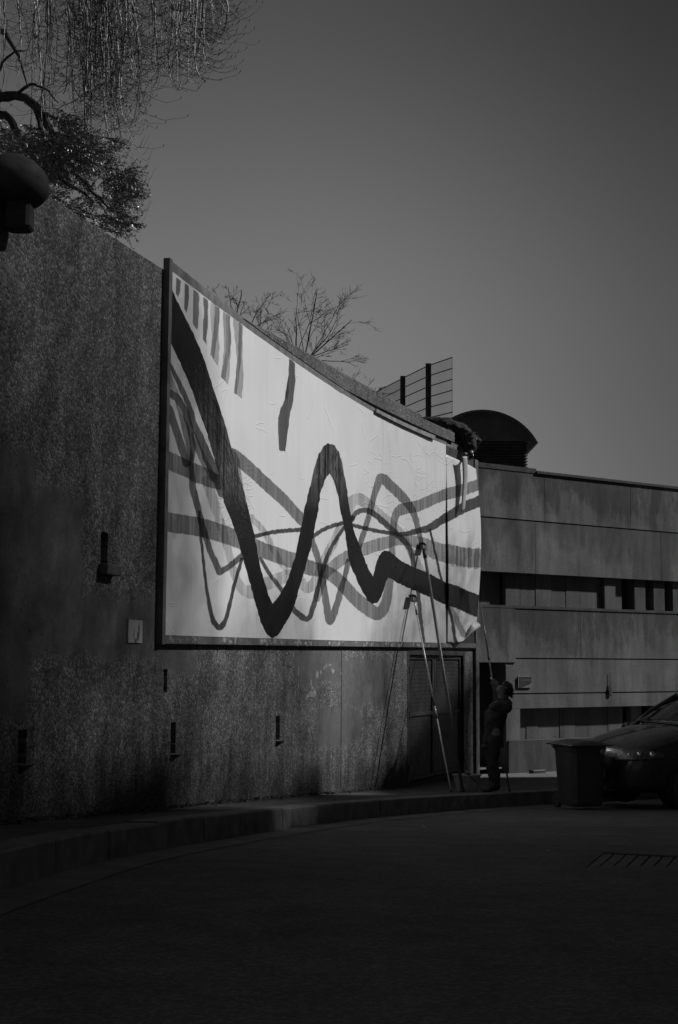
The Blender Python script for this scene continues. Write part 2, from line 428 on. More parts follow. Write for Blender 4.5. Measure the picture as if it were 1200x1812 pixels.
for h in holes: sl_ |= {round(h[0], 4), round(h[1], 4)}; zl_ |= {round(h[2], 4), round(h[3], 4)}
sl_ = sorted(sl_); zl_ = sorted(zl_ | {-3.0 + CZ, .8 + CZ, 2.0 + CZ, 3.0 + CZ - .1})
b = MB(); b.uv = []; nz = len(zl_) + 1
def inhole(s, z): return any(h[0] - 1e-3 < s < h[1] + 1e-3 and h[2] - 1e-3 < z < h[3] + 1e-3 for h in holes)
TH = .45
for s in sl_:
    for z in zl_ + [wall_top(s)]: b.v.append(tuple(wp(s, z, 0))); b.uv.append((s, z))
base = len(b.v)
for s in sl_:
    b.v.append(tuple(wp(s, wall_top(s), -TH))); b.v.append(tuple(wp(s, -3 + CZ, -TH))); b.uv += [(s, wall_top(s) + TH), (s, -3)]
for i in range(len(sl_) - 1):
    for j in range(nz - 1):
        zz = (zl_ + [9])[j + 1]; zm = (zl_[j] + (zz if j + 1 < len(zl_) else zl_[j] + .3)) / 2
        if inhole((sl_[i] + sl_[i + 1]) / 2, zm): continue
        a = i * nz + j; b.f.append((a, a + nz, a + nz + 1, a + 1))
    a = i * nz + nz - 1; c = base + 2 * i
    b.f.append((a, a + nz, c + 2, c)); b.f.append((c, c + 2, c + 3, c + 1))
e = (len(sl_) - 1) * nz; c = base + 2 * (len(sl_) - 1)
b.f.append(tuple(list(range(e, e + nz)) + [c, c + 1]))
for h in holes:                          # reveals and backs of the openings
    s0, s1, z0, z1, dp = h
    q = [wp(s0, z0), wp(s1, z0), wp(s1, z1), wp(s0, z1), wp(s0, z0, -dp), wp(s1, z0, -dp), wp(s1, z1, -dp), wp(s0, z1, -dp)]
    n0 = len(b.v); b.v += [tuple(v) for v in q]; b.uv += [(s0, z0), (s1, z0), (s1, z1), (s0, z1)] * 2
    for f in ((0, 1, 5, 4), (1, 2, 6, 5), (2, 3, 7, 6), (3, 0, 4, 7), (4, 5, 6, 7)): b.f.append(tuple(n0 + i for i in f))
b.mi = [0] * len(b.f)
rw = b.build('retaining_wall', m_wall)
tag(rw, 'long curved retaining wall of rough dark concrete behind the painted billboard', 'wall')

def wall_box(mbx, s0, s1, z0, z1, o0, o1, n=1, m=0):
    for i in range(n):
        a = s0 + (s1 - s0) * i / n; c = s0 + (s1 - s0) * (i + 1) / n
        mbx.hexa([wp(a, z0, o1), wp(c, z0, o1), wp(c, z0, o0), wp(a, z0, o0), wp(a, z1, o1), wp(c, z1, o1), wp(c, z1, o0), wp(a, z1, o0)], m)
def uvwall(mbx): mbx.uv = [(0, 0)] * len(mbx.v)
m_cop = concrete_wall_mat([(50, 51, 50, 51)], .7); m_cop.name = 'coping_aggregate'
cj = [COP0, whit(500, 615)[0], whit(622, 680)[0], whit(742, 745)[0], whit(800, 775)[0]]
for i in range(len(cj) - 1):
    b = MB(); b.uv = []; dn_ = .05 if i == 3 else 0
    n = 8; ss = np.linspace(cj[i] + .006, cj[i + 1] - .006, n + 1)
    for s in ss:
        zt = top_z(s) - dn_
        zb0 = cop_bot(s) + .003
        for o, z in ((-TH - .03, zb0), (-TH - .03, zt), (.03, zt), (.05, zt - .02), (.05, zb0)):
            b.v.append(tuple(wp(s, z, o))); b.uv.append((s, z - o))
    for q in range(n):
        for r in range(5):
            a = q * 5 + r; c = q * 5 + (r + 1) % 5; b.f.append((c, a, a + 5, c + 5))
    b.f.append((0, 1, 2, 3, 4)); b.f.append(tuple(n * 5 + r for r in (4, 3, 2, 1, 0))); b.mi = [0] * len(b.f)
    b.build('coping_stone', m_cop, rw)
# vertical movement joint below the board: a thin dark strip let into a groove
js = whit(604, 1260)[0]
b = MB(); wall_box(b, js - .018, js + .018, road_z(18) - .1, whit(607, 1146)[1], -.02, .003); b.build('joint_seal', m_black, rw)
# lip below the upper slit, small spouts below the lower ones
a = whit(174, 1016); c = whit(200, 1001)
b = MB(); wall_box(b, a[0], c[0], a[1], c[1], 0.0, .08); b.build('slit_lip', plain('lip_concrete', .13, .85, .2, 10, bump=.3), rw, bevel=.01)
for (x0, y0, x1, y1) in ((32, 1352, 46, 1366), (302, 1334, 311, 1344), (488, 1310, 495, 1319)):
    a = whit(x0, y1); c = whit(x1, y0); b = MB()
    mid = (a[0] + c[0]) / 2
    b.add([wp(a[0], c[1], .0), wp(c[0], c[1], .0), wp(c[0], c[1], .07), wp(a[0], c[1], .07), wp(mid - .01, a[1], .0), wp(mid + .01, a[1], .0), wp(mid + .01, a[1], .02), wp(mid - .01, a[1], .02)],
          [(0, 1, 2, 3), (7, 6, 5, 4), (0, 3, 7, 4), (1, 5, 6, 2), (3, 2, 6, 7), (0, 4, 5, 1)])
    b.build('drip_spout', plain('lip_concrete', .13), rw)
# end pier of the wall beside the doors
b = MB(); b.uv = None
pe = S_END + .02
wall_box(b, S_END, S_END + .16, -3 + CZ, whit(842, 815)[1] , -.42, .05)
b.build('end_pier', plain('pier_concrete', .085, .8, .5, 7, bump=.6, bscale=45), rw, bevel=.008)

# metal double doors under the board
m_door = plain('door_steel', .03, .6, .3, 5); m_doorf = plain('door_frame_steel', .045, .6, .3, 5)
d0, d1, _, dzt, _ = DOOR; zb = -1.86 + CZ
fr = MB()
wall_box(fr, d0 + .003, d0 + .075, -2.6 + CZ, dzt - .003, -.10, .006); wall_box(fr, d1 - .075, d1 - .003, -2.6 + CZ, dzt - .003, -.10, .006); wall_box(fr, d0 + .075, d1 - .075, dzt - .075, dzt - .003, -.10, .004)
door = fr.build('door', m_doorf, rw, bevel=.004)
mid = (d0 + d1) / 2
for (a0, a1) in ((d0 + .08, mid - .006), (mid + .006, d1 - .08)):
    z0, z1 = zb, dzt - .08; zm = -.86 + CZ
    b = MB(); wall_box(b, a0, a1, z0, z1, -.09, -.06)
    k = z0 + .1
    while k < z1 - .1:
        if abs(k - zm) > .07: wall_box(b, a0 + .08, a1 - .08, k, k + .03, -.06, -.054)
        k += .06
    leaf = b.build('door_leaf', m_door, door)
    fb = MB()
    for (p0, p1, q0, q1) in ((a0, a0 + .07, z0, z1), (a1 - .07, a1, z0, z1)): wall_box(fb, p0, p1, q0, q1, -.06, -.035)
    for q in (z0, zm - .025, z1 - .06): wall_box(fb, a0 + .07, a1 - .07, q, q + .05, -.06, -.032)
    o = fb.build('leaf_rail', m_doorf, door, bevel=.004)
hg = MB()
for z in (zb + .2, -.86 + CZ, dzt - .3):
    h1 = MB(); h1.tube([wp(d1 - .07, z - .06, .0), wp(d1 - .07, z + .06, .0)], .022, 8); h1.build('hinge', m_black, door)
    h1 = MB(); h1.tube([wp(d0 + .07, z - .06, .0), wp(d0 + .07, z + .06, .0)], .022, 8); h1.build('hinge', m_black, door)
b = MB(); wall_box(b, d0 + .08, d1 - .08, -2.6 + CZ, zb - .01, -.16, -.06); b.build('door_step', plain('step_concrete', .05, .9, .3, 5, bump=.4), door)

# raised ground behind the wall
b = MB(); n = 60
ring = [wall(s, -TH - .01) for s in np.linspace(-30, S_END, n)]
ring += [(S_END * 0 + 2.35, 60), (-80, 60), (-80, ring[0][1])]
hv = [3.0 + CZ - (.0 if p[1] > 0 else .1) for p in ring]
b.add([(p[0], p[1], h) for p, h in zip(ring, hv)] + [(p[0], p[1], -3) for p in ring],
      [tuple(range(len(ring) - 1, -1, -1))] + [(i, (i + 1) % len(ring), len(ring) + (i + 1) % len(ring), len(ring) + i) for i in range(len(ring))])
o = b.build('raised_ground', m_soil); tag(o, kind='structure')

# ------------------------------------------------------------------ billboard
PO = .045                               # paper surface in front of the wall face
sL, sR = whit(297, 800, PO)[0] - .005, whit(838, 970, PO)[0]
sSeam = whit(789.5, 960, PO)[0]
def pb(s): return .195 + .0063 * (s - sL) + CZ       # bottom and top of the paper
def pt(s): return 3.49 + .0050 * (s - sL) + CZ
S0, S1, Z0, Z1 = sL - .05, sR + .25, 0.05 + CZ, 3.65 + CZ
TW, THt = 2600, 760
def paint():
    s = S0 + (S1 - S0) * (np.arange(TW) + .5) / TW; z = Z0 + (Z1 - Z0) * (np.arange(THt) + .5) / THt
    d = np.interp(s, WS, DD); x = np.interp(d, DD, WX); k = np.interp(d, DD, _ss); n = np.hypot(1, k)
    x = x + PO / n; d = d - PO * k / n
    PX, PY = project(x[None, :], d[None, :], z[:, None])
    rg = np.random.default_rng(3)
    def wave(sx, sz, seed):             # smooth value noise on the sheet
        r = np.random.default_rng(seed); g = r.random((int(THt / sz) + 3, int(TW / sx) + 3))
        fi = np.arange(THt) / sz; fj = np.arange(TW) / sx; i0 = fi.astype(int); j0 = fj.astype(int); a = (fi - i0)[:, None]; b_ = (fj - j0)[None, :]
        a = a * a * (3 - 2 * a); b_ = b_ * b_ * (3 - 2 * b_)
        return (g[i0][:, j0] * (1 - a) * (1 - b_) + g[i0 + 1][:, j0] * a * (1 - b_) + g[i0][:, j0 + 1] * (1 - a) * b_ + g[i0 + 1][:, j0 + 1] * a * b_)
    jx = (wave(14, 14, 1) - .5) * 1.6; jy = (wave(14, 14, 2) - .5) * 1.6
    QX, QY = PX + jx, PY + jy
    colx = PX.mean(0)
    def cols(x0, x1):
        j = np.where((colx > x0 - 3) & (colx < x1 + 3))[0]; return (j[0], j[-1] + 1) if len(j) else (0, 0)
    def poly(p):
        p = np.array(p, float); j0, j1 = cols(p[:, 0].min(), p[:, 0].max()); m = np.zeros((THt, TW), bool)
        if j1 <= j0: return m
        X = QX[:, j0:j1]; Y = QY[:, j0:j1]; ins = np.zeros(X.shape, bool); q = np.roll(p, -1, 0)
        for (ax, ay), (bx, by) in zip(p, q):
            if ay == by: continue
            ins ^= ((ay > Y) != (by > Y)) & (X < (bx - ax) * (Y - ay) / (by - ay) + ax)
        m[:, j0:j1] = ins; return m
    def smooth(p, w):
        p = np.array(p, float); w = np.array(w, float); out = []; ow = []
        for i in range(len(p) - 1):
            p0, p1, p2, p3 = p[max(i - 1, 0)], p[i], p[i + 1], p[min(i + 2, len(p) - 1)]
            for t in np.linspace(0, 1, 6, endpoint=False):
                out.append(.5 * (2 * p1 + (p2 - p0) * t + (2 * p0 - 5 * p1 + 4 * p2 - p3) * t * t + (3 * p1 - p0 - 3 * p2 + p3) * t ** 3)); ow.append(w[i] * (1 - t) + w[i + 1] * t)
        out.append(p[-1]); ow.append(w[-1]); return np.array(out), np.array(ow)
    def line(p, w, sm=True, raw=False):
        if not hasattr(w, '__len__'): w = [w] * len(p)
        p, w = smooth(p, w) if sm and len(p) > 2 else (np.array(p, float), np.array(w, float))
        j0, j1 = cols(p[:, 0].min() - w.max(), p[:, 0].max() + w.max()); m = np.zeros((THt, TW), np.float32)
        if j1 <= j0: return m if raw else m > 1
        X = (PX if raw else QX)[:, j0:j1]; Y = (PY if raw else QY)[:, j0:j1]; acc = np.zeros(X.shape, np.float32)
        y0, y1 = p[:, 1].min() - w.max() - 3, p[:, 1].max() + w.max() + 3
        rows = np.where((Y.min(1) < y1) & (Y.max(1) > y0))[0]
        if not len(rows): return m if raw else m > 1
        r0, r1 = rows[0], rows[-1] + 1; X = X[r0:r1]; Y = Y[r0:r1]; acc = acc[r0:r1]
        for i in range(len(p) - 1):
            ax, ay = p[i]; dx, dy = p[i + 1] - p[i]; L2 = dx * dx + dy * dy + 1e-9
            t = np.clip(((X - ax) * dx + (Y - ay) * dy) / L2, 0, 1); dist = np.hypot(X - ax - t * dx, Y - ay - t * dy)
            h = (w[i] * (1 - t) + w[i + 1] * t) / 2
            acc = np.maximum(acc, np.clip((h - dist) / (.9 if not raw else np.maximum(h, .3)) + (.5 if not raw else 0), 0, 1))
        m[r0:r1, j0:j1] = acc; return m
    tone = np.full((THt, TW), .70, np.float32)
    vst = wave(9, 260, 5) * .6 + wave(3, 180, 6) * .4            # brushy vertical grain
    tone *= (.965 + .06 * vst) * (.97 + .06 * wave(120, 90, 8))
    def put(m, k, grain=.5):
        nonlocal tone
        kk = k * (1 - grain + 2 * grain * vst); tone = tone * (1 - m + m * kk)
    # pale strokes
    put(line([(366, 850), (385, 910), (398, 950), (408, 990), (418, 1025), (432, 1044), (450, 1046), (470, 1034), (495, 1024), (522, 1016), (540, 1040), (552, 1036), (563, 1020), (575, 990), (590, 960), (603, 930)],
             [18, 17, 14, 13, 14, 20, 26, 23, 22, 18, 16, 18, 18, 16, 15, 14]), .62)
    put(line([(445, 915), (470, 945), (490, 985), (512, 1015)], [10, 11, 11, 10]), .66)
    put(line([(614, 912), (622, 889), (636, 883), (652, 893), (668, 908), (688, 924), (705, 940), (722, 965), (745, 1010), (758, 1040)], [16, 19, 21, 20, 19, 17, 16, 14, 13, 12]), .6)
    put(line([(560, 1060), (575, 1018), (590, 1002), (615, 984), (645, 972), (680, 961), (705, 956), (735, 958), (770, 974), (792, 980), (820, 987), (848, 989)], [12, 16, 20, 20, 22, 22, 18, 20, 31, 33, 33, 33]), .42)
    for x0, w in ((796, 4), (803, 5), (809, 4), (815, 4), (823, 5.5), (833, 6.5), (842, 5)):
        put(line([(x0, 968 + (x0 - 796) * .12), (x0 - .5, 1001 + (x0 - 796) * .1)], w, False), .45)
    # mid strokes
    put(line([(290, 923), (353, 933), (413, 951), (456, 970), (518, 992), (549, 1005), (577, 1012), (600, 1028), (630, 1060), (650, 1076), (668, 1086), (681, 1072), (688, 1040), (692, 1000), (694, 960), (697, 930), (701, 911), (712, 901), (740, 895), (775, 880), (815, 866), (850, 853)],
             [35, 33, 31, 27, 28, 26, 23, 23, 24, 24, 23, 18, 15, 13, 12, 12, 14, 20, 20, 19, 20, 18]), .30)
    put(line([(292, 812), (337, 832), (349, 838), (387, 854)], [31, 29, 32, 26]), .30)
    put(line([(404, 808), (413, 806), (438, 826), (475, 860), (505, 888), (536, 922)], [18, 24, 22, 21, 20, 19], True), .26)
    put(poly([(400, 800), (412, 792), (424, 812), (430, 860), (414, 870), (398, 850)]), .4)
    put(line([(636, 968), (647, 932), (656, 900), (664, 872), (670, 853), (676, 846), (690, 858), (712, 880), (728, 900), (737, 922), (742, 945), (747, 968)], [9, 10, 11, 11, 13, 17, 18, 17, 14, 10, 9, 8]), .24)
    put(line([(551, 955), (563, 990), (572, 1035), (578, 1072), (583.5, 1099), (594.5, 1076), (603, 1045), (610, 1020), (617, 993)], [11, 11, 11, 12, 14, 12, 10, 9, 9]), .24)
    # left fan
    put(poly([(300, 654), (330, 728), (333, 732), (316, 703), (300, 685)]), .55)
    put(poly([(311, 712), (328, 742), (335, 756), (343, 812), (338, 822), (325, 770)]), .32)
    put(line([(299, 722), (312, 760), (322, 790), (331, 820)], [13, 13, 14, 14], False), .2)
    put(line([(343, 768), (352, 796), (362, 818), (377, 846)], [8, 12, 13, 14], False), .34)
    put(line([(299, 642), (317, 678), (334, 716), (343, 748), (352, 768), (366, 806), (381, 840), (396, 872)], [6, 9, 9, 12, 13, 17, 20, 20], False), .17)
    put(line([(299, 694), (314, 704), (328, 728), (337, 757), (343, 790), (339, 825), (341, 860), (349, 893), (357, 930), (371, 973), (389, 1013), (408, 1001), (430, 982)], [13, 13, 12, 11, 9, 9, 11, 12, 11, 11, 11, 10, 11], False), .17)
    put(line([(353, 905), (355, 950), (361, 1001), (368, 1052), (376, 1094), (388, 1110), (399, 1097), (407.5, 1066), (416, 1029), (428, 990)], [5, 5, 5, 6, 8, 11, 8, 6.5, 6, 6]), .1)
    put(line([(625, 916), (606, 938), (589, 963), (575, 997), (566, 1026), (558, 1060), (551, 1085), (544, 1095), (532, 1090), (518, 1076), (498, 1044), (480, 1020), (461, 988)], [8, 7, 7, 7, 8, 9, 9, 10, 11, 9, 8, 7, 6]), .14)
    put(line([(622, 922), (630, 908), (643, 903), (660, 908), (680, 925), (700, 943), (715, 957), (727, 975), (732, 1000), (737, 1030), (741, 1060), (745, 1100), (750, 1140)], [8, 9, 9, 10, 11, 11, 10, 9, 9, 8, 7, 7, 6]), .15)
    put(line([(445, 951), (472, 944), (492.5, 940.5), (535, 937)], 7.5), .1)
    put(line([(548, 952), (580, 934), (608, 925)], 7.5), .12)
    put(line([(618, 928), (626, 930), (655, 937), (690, 943.5), (715, 945), (740, 939.5), (760, 934), (790, 915), (817, 897), (850, 881)], [7, 7, 7, 7, 8, 10, 13, 15, 18, 20]), .1)
    put(line([(761, 937), (782, 1030), (797, 1105), (801, 1142)], [4, 4.5, 4, 4], False), .08)
    put(line([(792, 1075), (806, 1105), (818, 1128), (830, 1150)], [8, 10, 12, 12]), .45)
    # teeth along the upper edge, the hanging stroke
    for k, P in ((.2, [(312, 490), (321, 497), (319, 515), (315.5, 526), (309, 515)]), (.2, [(325.5, 500), (334, 506), (334.5, 527.5), (331, 554), (324.5, 542.5), (327, 524)]),
                 (.26, [(340, 510), (352, 519), (352.5, 556), (349, 583), (342, 575), (341, 550)]), (.22, [(358.5, 524), (369, 531), (367.5, 577), (364.5, 610), (358, 599.5), (361, 553)]),
                 (.55, [(371, 533), (389, 546), (387, 590), (388.5, 616), (385, 648), (374, 630), (375, 598)]), (.45, [(382.5, 541), (389, 546), (387, 580), (378, 637), (372, 627), (376, 602)]),
                 (.5, [(395, 550), (407, 560), (409.5, 607), (406, 670), (403.5, 681), (391, 667), (396, 620)]), (.5, [(401, 555), (407, 560), (409.5, 607), (398, 675), (391, 667), (400, 620)]),
                 (.5, [(412, 562), (430, 576), (429, 640), (431, 664), (427.5, 705), (414, 695), (420, 640)]), (.5, [(422, 570), (430, 576), (426, 640), (420, 698.5), (414, 695), (421, 625)]),
                 (.14, [(512, 634), (523, 643), (522.5, 675), (519, 712), (514, 730), (510, 760), (504, 799), (493, 797), (492, 740), (495, 728), (504, 707), (506, 693), (511, 660)]),
                 (.45, [(505, 694), (511, 660), (512, 690), (508, 710)])):
        put(poly(P), k, .25)
    # the great black stroke
    big = [(303, 511), (329, 564), (342, 590), (353, 616), (362, 640), (373.5, 674.5), (388.5, 718), (399, 754), (409.5, 789), (419, 824), (433, 873.5), (450, 944), (461, 1004), (475.5, 1053), (482.5, 1068.5),
           (498, 1049), (509.5, 1023.5), (521, 990), (532, 939), (538, 905), (546, 871), (556, 831), (563, 805.5), (572, 790), (580, 784), (593, 788.5), (601.5, 803), (612.5, 852.5), (620, 902.5), (626, 937.5), (639, 972.5), (650, 1002.5), (659.5, 1020),
           (666, 1000), (671, 984), (679, 974), (690, 976), (710, 992.5), (735, 1005), (760, 1015), (787.5, 1030), (815, 1042.5), (858, 1061), (858, 1101), (820, 1085), (787, 1070), (760, 1056), (730, 1044), (705, 1032.5), (686, 1021), (680, 1040), (674, 1057.5), (667.5, 1066),
           (660, 1069), (651, 1064), (640, 1045), (630, 1022.5), (617.5, 992.5), (614, 965), (609, 930), (602.5, 905), (599, 880), (590, 850), (584, 839), (583, 838.5), (575, 848), (567.5, 873.5), (563, 905), (556, 939), (549, 973), (535, 1024), (526.5, 1052), (518, 1080), (501, 1111.5), (490, 1126),
           (481, 1129), (472, 1122), (461, 1100), (450, 1060), (426, 973), (413, 930), (396, 890), (388, 839.5), (381, 818), (367.5, 769), (356, 737.5), (352, 725), (336, 680), (318, 640), (300, 604), (296, 505)]
    mb = poly(big); fade = np.clip((PY - 640) / 180, 0, 1) * np.clip((905 - PY) / 60, 0, 1)
    kb = .014 + .15 * fade * np.clip(vst * 2.2 - .45 + .5 * (wave(22, 30, 21) - .5), 0, 1); tone = np.where(mb, tone / np.maximum(tone, 1e-3) * .72 * kb, tone)
    # creases of wet paper: their height, and how wet the sheet is
    H = np.zeros((THt, TW), np.float32)
    def crease(p, w, h=1.0): 
        nonlocal H
        H = np.maximum(H, line(p, w, True, True) * h)
    for p in ([(742, 800), (736, 840), (732, 880), (735, 930)], [(750, 790), (757, 830), (752, 880), (750, 930)], [(770, 790), (771, 840), (777, 890)], [(757, 810), (768, 800), (783, 812)],
              [(726, 800), (733, 830), (741, 850)], [(676, 730), (678, 790), (676, 830)], [(686, 760), (690, 800), (694, 840)], [(700, 720), (702, 780)], [(740, 780), (748, 800), (742, 830)],
              [(712, 812), (724, 818), (738, 860)], [(640, 745), (646, 775)], [(655, 780), (668, 770)], [(430, 600), (432, 700)], [(560, 690), (545, 740)], [(575, 720), (590, 760)], [(293, 1095), (300, 1110), (309, 1124)],
              [(340, 1000), (341, 1120)], [(455, 1080), (456, 1128)], [(640, 1090), (641, 1130)], [(380, 686), (400, 670)], [(392, 730), (398, 700), (402, 690)]):
        crease(p, 2.6, .8)
    for i in range(210):                 # small folds, thickest in the wet right part and in the inked bands
        z_ = rg.random()
        if z_ < .45: cx, cy = rg.uniform(630, 840), rg.uniform(800, 1010)
        elif z_ < .75: cx, cy = rg.uniform(385, 445), rg.uniform(830, 960)
        else: cx, cy = rg.uniform(300, 700), rg.uniform(620, 1100)
        a = rg.uniform(-.9, .9); L = rg.uniform(3, 8); p = [(cx - L * math.cos(a), cy - L * math.sin(a)), (cx, cy + rg.uniform(-2, 2)), (cx + L * math.cos(a), cy + L * math.sin(a))]
        crease(p, rg.uniform(1.4, 2.4), rg.uniform(.5, 1))
    for i in range(260):                 # long cracks in the upper ink, running with the stroke
        t = rg.random(); cy = rg.uniform(640, 880); cx = 330 + (cy - 640) * .36 + rg.uniform(-14, 26); L = rg.uniform(6, 26); dx = rg.uniform(-.15, .5)
        crease([(cx, cy), (cx + dx * L * .5 + rg.uniform(-2, 2), cy + L * .5), (cx + dx * L, cy + L)], rg.uniform(1.2, 2.6), rg.uniform(.4, 1))
    for i in range(60):
        cx = rg.uniform(560, 610); cy = rg.uniform(790, 850); L = rg.uniform(8, 26)
        crease([(cx, cy), (cx + rg.uniform(-2, 2), cy + L / 2), (cx + rg.uniform(-2, 2), cy + L)], rg.uniform(1.2, 2.4), rg.uniform(.4, 1))
    tone = np.where(mb, tone * (1 - .8 * np.clip(H * 1.4, 0, 1)), tone)      # ink broken along the creases
    H2 = H + .18 * wave(40, 60, 11) + .12 * wave(16, 120, 12)
    wet = np.clip((PX - 600) / 140, 0, 1) * .8 + .2; wet = np.maximum(wet, np.exp(-((PX - 425) / 40) ** 2 - ((PY - 890) / 70) ** 2)); wet = np.clip(wet * (.5 + wave(60, 80, 14)), 0, 1)
    img = bpy.data.images.new('poster_print', TW, THt, alpha=True, float_buffer=True); img.colorspace_settings.name = 'Non-Color'
    px = np.ones((THt, TW, 4), np.float32); px[..., 0] = tone; px[..., 1] = H2; px[..., 2] = wet
    img.pixels.foreach_set(px.ravel()); img.update(); img.pack(); return img
IMG = paint()
def paper_mat(name, back=False):
    m, t, b = newmat(name); tx = t.nodes.new('ShaderNodeTexImage'); tx.image = IMG; tx.extension = 'EXTEND'
    uv = t.nodes.new('ShaderNodeTexCoord'); t.links.new(uv.outputs['UV'], tx.inputs[0])
    sp = t.nodes.new('ShaderNodeSeparateColor'); t.links.new(tx.outputs[0], sp.inputs[0])
    t.links.new(sp.outputs[0], b.inputs['Base Color'])
    t.links.new(remap(t, sp.outputs[2], 0, 1, .6, .14), b.inputs['Roughness']); t.links.new(remap(t, sp.outputs[2], 0, 1, .03, .55), b.inputs['Specular IOR Level'])
    fine = noise_(t, coords(t, 'Object'), 60, 3)
    bump_(t, b, math_(t, 'ADD', sp.outputs[1], math_(t, 'MULTIPLY', fine, .05)), .5, .012); return m
m_paper = paper_mat('printed_paper')
def puv(s, z): return ((s - S0) / (S1 - S0), (z - Z0) / (Z1 - Z0))

bb = thing('billboard', 'wide curved billboard with black and grey brush strokes on white paper', 'billboard', wp((sL + sR) / 2, pb(5), 0))
bb_inv = Matrix.Translation(-bb.location)
def under(o, root):                     # parent without moving: geometry was built in world space
    o.parent = root; o.matrix_parent_inverse = root.matrix_world.inverted() if False else Matrix.Translation(-root.location); return o
b = MB(); b.uv = []; nu, nv = 160, 40
def paper_off(s, z): return PO + .006 * mnoise.noise(Vector((s * 1.7, z * 1.1, 3))) + .003 * mnoise.noise(Vector((s * 6, z * 2.5, 9)))
for j in range(nv + 1):
    for i in range(nu + 1):
        s = sL + (sSeam - sL) * i / nu; z = pb(s) + (pt(s) - pb(s)) * j / nv
        b.v.append(tuple(wp(s, z, paper_off(s, z)))); b.uv.append(puv(s, z))
for j in range(nv):
    for i in range(nu):
        a = j * (nu + 1) + i; b.f.append((a, a + 1, a + nu + 2, a + nu + 1)); b.mi.append(0)
under(b.build('poster', m_paper, smooth=True), bb)
m_board = plain('old_board', .035, .5, .6, 9, bump=.6, bscale=30)
b = MB(); wall_box(b, sL - .06, sR + .06, pb(5) - .06, pt(5) + .02, .004, .030, 24); under(b.build('backing_board', m_board), bb)
m_frame = plain('frame_steel', .14, .5, .4, 6)
FW, FP = .085, .062
def strip(zf0, zf1, s0, s1, n, o0, o1):
    b = MB()
    for i in range(n):
        a = s0 + (s1 - s0) * i / n; c = s0 + (s1 - s0) * (i + 1) / n
        b.hexa([wp(a, zf0(a), o1), wp(c, zf0(c), o1), wp(c, zf0(c), o0), wp(a, zf0(a), o0), wp(a, zf1(a), o1), wp(c, zf1(c), o1), wp(c, zf1(c), o0), wp(a, zf1(a), o0)])
    return b
under(strip(lambda s: pb(s) - .075, lambda s: pb(s) - .004, sL - .005, sR + .06, 24, .002, FP).build('frame_rail', m_frame), bb)
under(strip(lambda s: pt(s) - .004, lambda s: pt(s) + .095 - .004 * (s - sL), sL - .005, sSeam + .05, 24, .002, FP - .02).build('frame_rail', m_frame), bb)
under(strip(lambda s: pb(s) - .082, lambda s: pt(s) + .095, sL - .085, sL - .008, 1, .002, FP).build('frame_post', m_frame), bb)
sa, sb = whit(668, 722, .1)[0], whit(772, 781, .1)[0]
under(strip(lambda s: pt(s) - .002, lambda s: pt(s) + .045 + .02 * (s - sa) / (sb - sa), sa, sb, 8, .065, .088).build('edge_trim', plain('lit_trim', .2, .6, .45, 9, bump=.4)), bb)  # pale metal strip; the sunlit stretch of the top rail put into its colour
# shreds of earlier posters on the lower rail
b = MB(); rr = random.Random(5)
for i in range(150):
    t = rr.random(); s = sL + .1 + (sR - sL - .3) * (int(rr.random() * 9) / 9 + rr.random() * .07); w = rr.uniform(.01, .05); h = rr.uniform(.008, .035); z = pb(s) - .01 - rr.random() * .05
    n = rr.randint(4, 6); ctr = wp(s, z, FP + .002); T = (wp(s + .1, z, FP) - wp(s - .1, z, FP)).normalized()
    ang = sorted(rr.uniform(0, 6.28) for _ in range(n)); b.add([ctr + T * math.cos(a) * w + Vector((0, 0, math.sin(a) * h)) for a in ang], [tuple(range(n))])
o = under(b.build('paper_shreds', plain('shred_paper', .4, .8, .3, 20)), bb); o['kind'] = 'stuff'

# loose strip being hung at the right end, its lower corner rolled up
b = MB(); b.uv = []; nu, nv = 36, 90
fa = Vector((0, 0)); sF0, zF0 = whit(797, 1139, .1); sF1, zF1 = whit(850, 1099, .1)
fd = Vector((sF1 - sF0, zF1 - zF0)).normalized(); fn_ = Vector((fd.y, -fd.x))     # fold line and the side that curls
RC = .055
stripR = whit(839.5, 960, .08)[0]
for j in range(nv + 1):
    for i in range(nu + 1):
        u = i / nu; v = j / nv; s = sSeam + (stripR + .05 * math.sin(v * 3) - sSeam) * u; z = pb(s) + (pt(s) - .16 - .10 * u - pb(s)) * v
        uvp = puv(s, z)
        off = .058 + .03 * min(1, u * 4) + .07 * (1 - abs(2 * v - 1) ** 2) * u + .018 * math.sin(u * 5 + v * 4) + .02 * (u * v) + .008 * mnoise.noise(Vector((s * 5, z * 2, 1)))
        q = Vector((s - sF0, z - zF0)); dist = q.dot(fn_)
        if dist > 0:
            th = min(dist / RC, 5.2); sh = RC * math.sin(th) - dist; q2 = q + fn_ * sh; off += RC * (1 - math.cos(th)); s, z = sF0 + q2.x, zF0 + q2.y
        b.v.append(tuple(wp(s, z, off))); b.uv.append(uvp)
for j in range(nv):
    for i in range(nu):
        a = j * (nu + 1) + i; b.f.append((a, a + 1, a + nu + 2, a + nu + 1)); b.mi.append(0)
ps = b.build('poster_strip', m_paper, smooth=True)
md = ps.modifiers.new('thickness', 'SOLIDIFY'); md.thickness = .0015
tag(ps, 'loose printed paper strip hanging at the right end of the billboard, lower corner curled', 'paper strip')
fl = MB(); fl.uv = []
for j in range(31):                      # fold that hangs forward from the upper hand
    for i in range(7):
        v = j / 30; u = i / 6; x = 817 + 9 * (1 - .35 * v) * u + 2 * math.sin(v * 4) + 2 * v; y = 808 + 98 * v * (.88 + .12 * (1 - u))
        s, z = whit(x, y, .19); fl.v.append(tuple(wp(s, z, .19 + .04 * math.sin(u * 3.1) - .02 * v))); fl.uv.append(puv(S0 + .3, Z1 - .9))
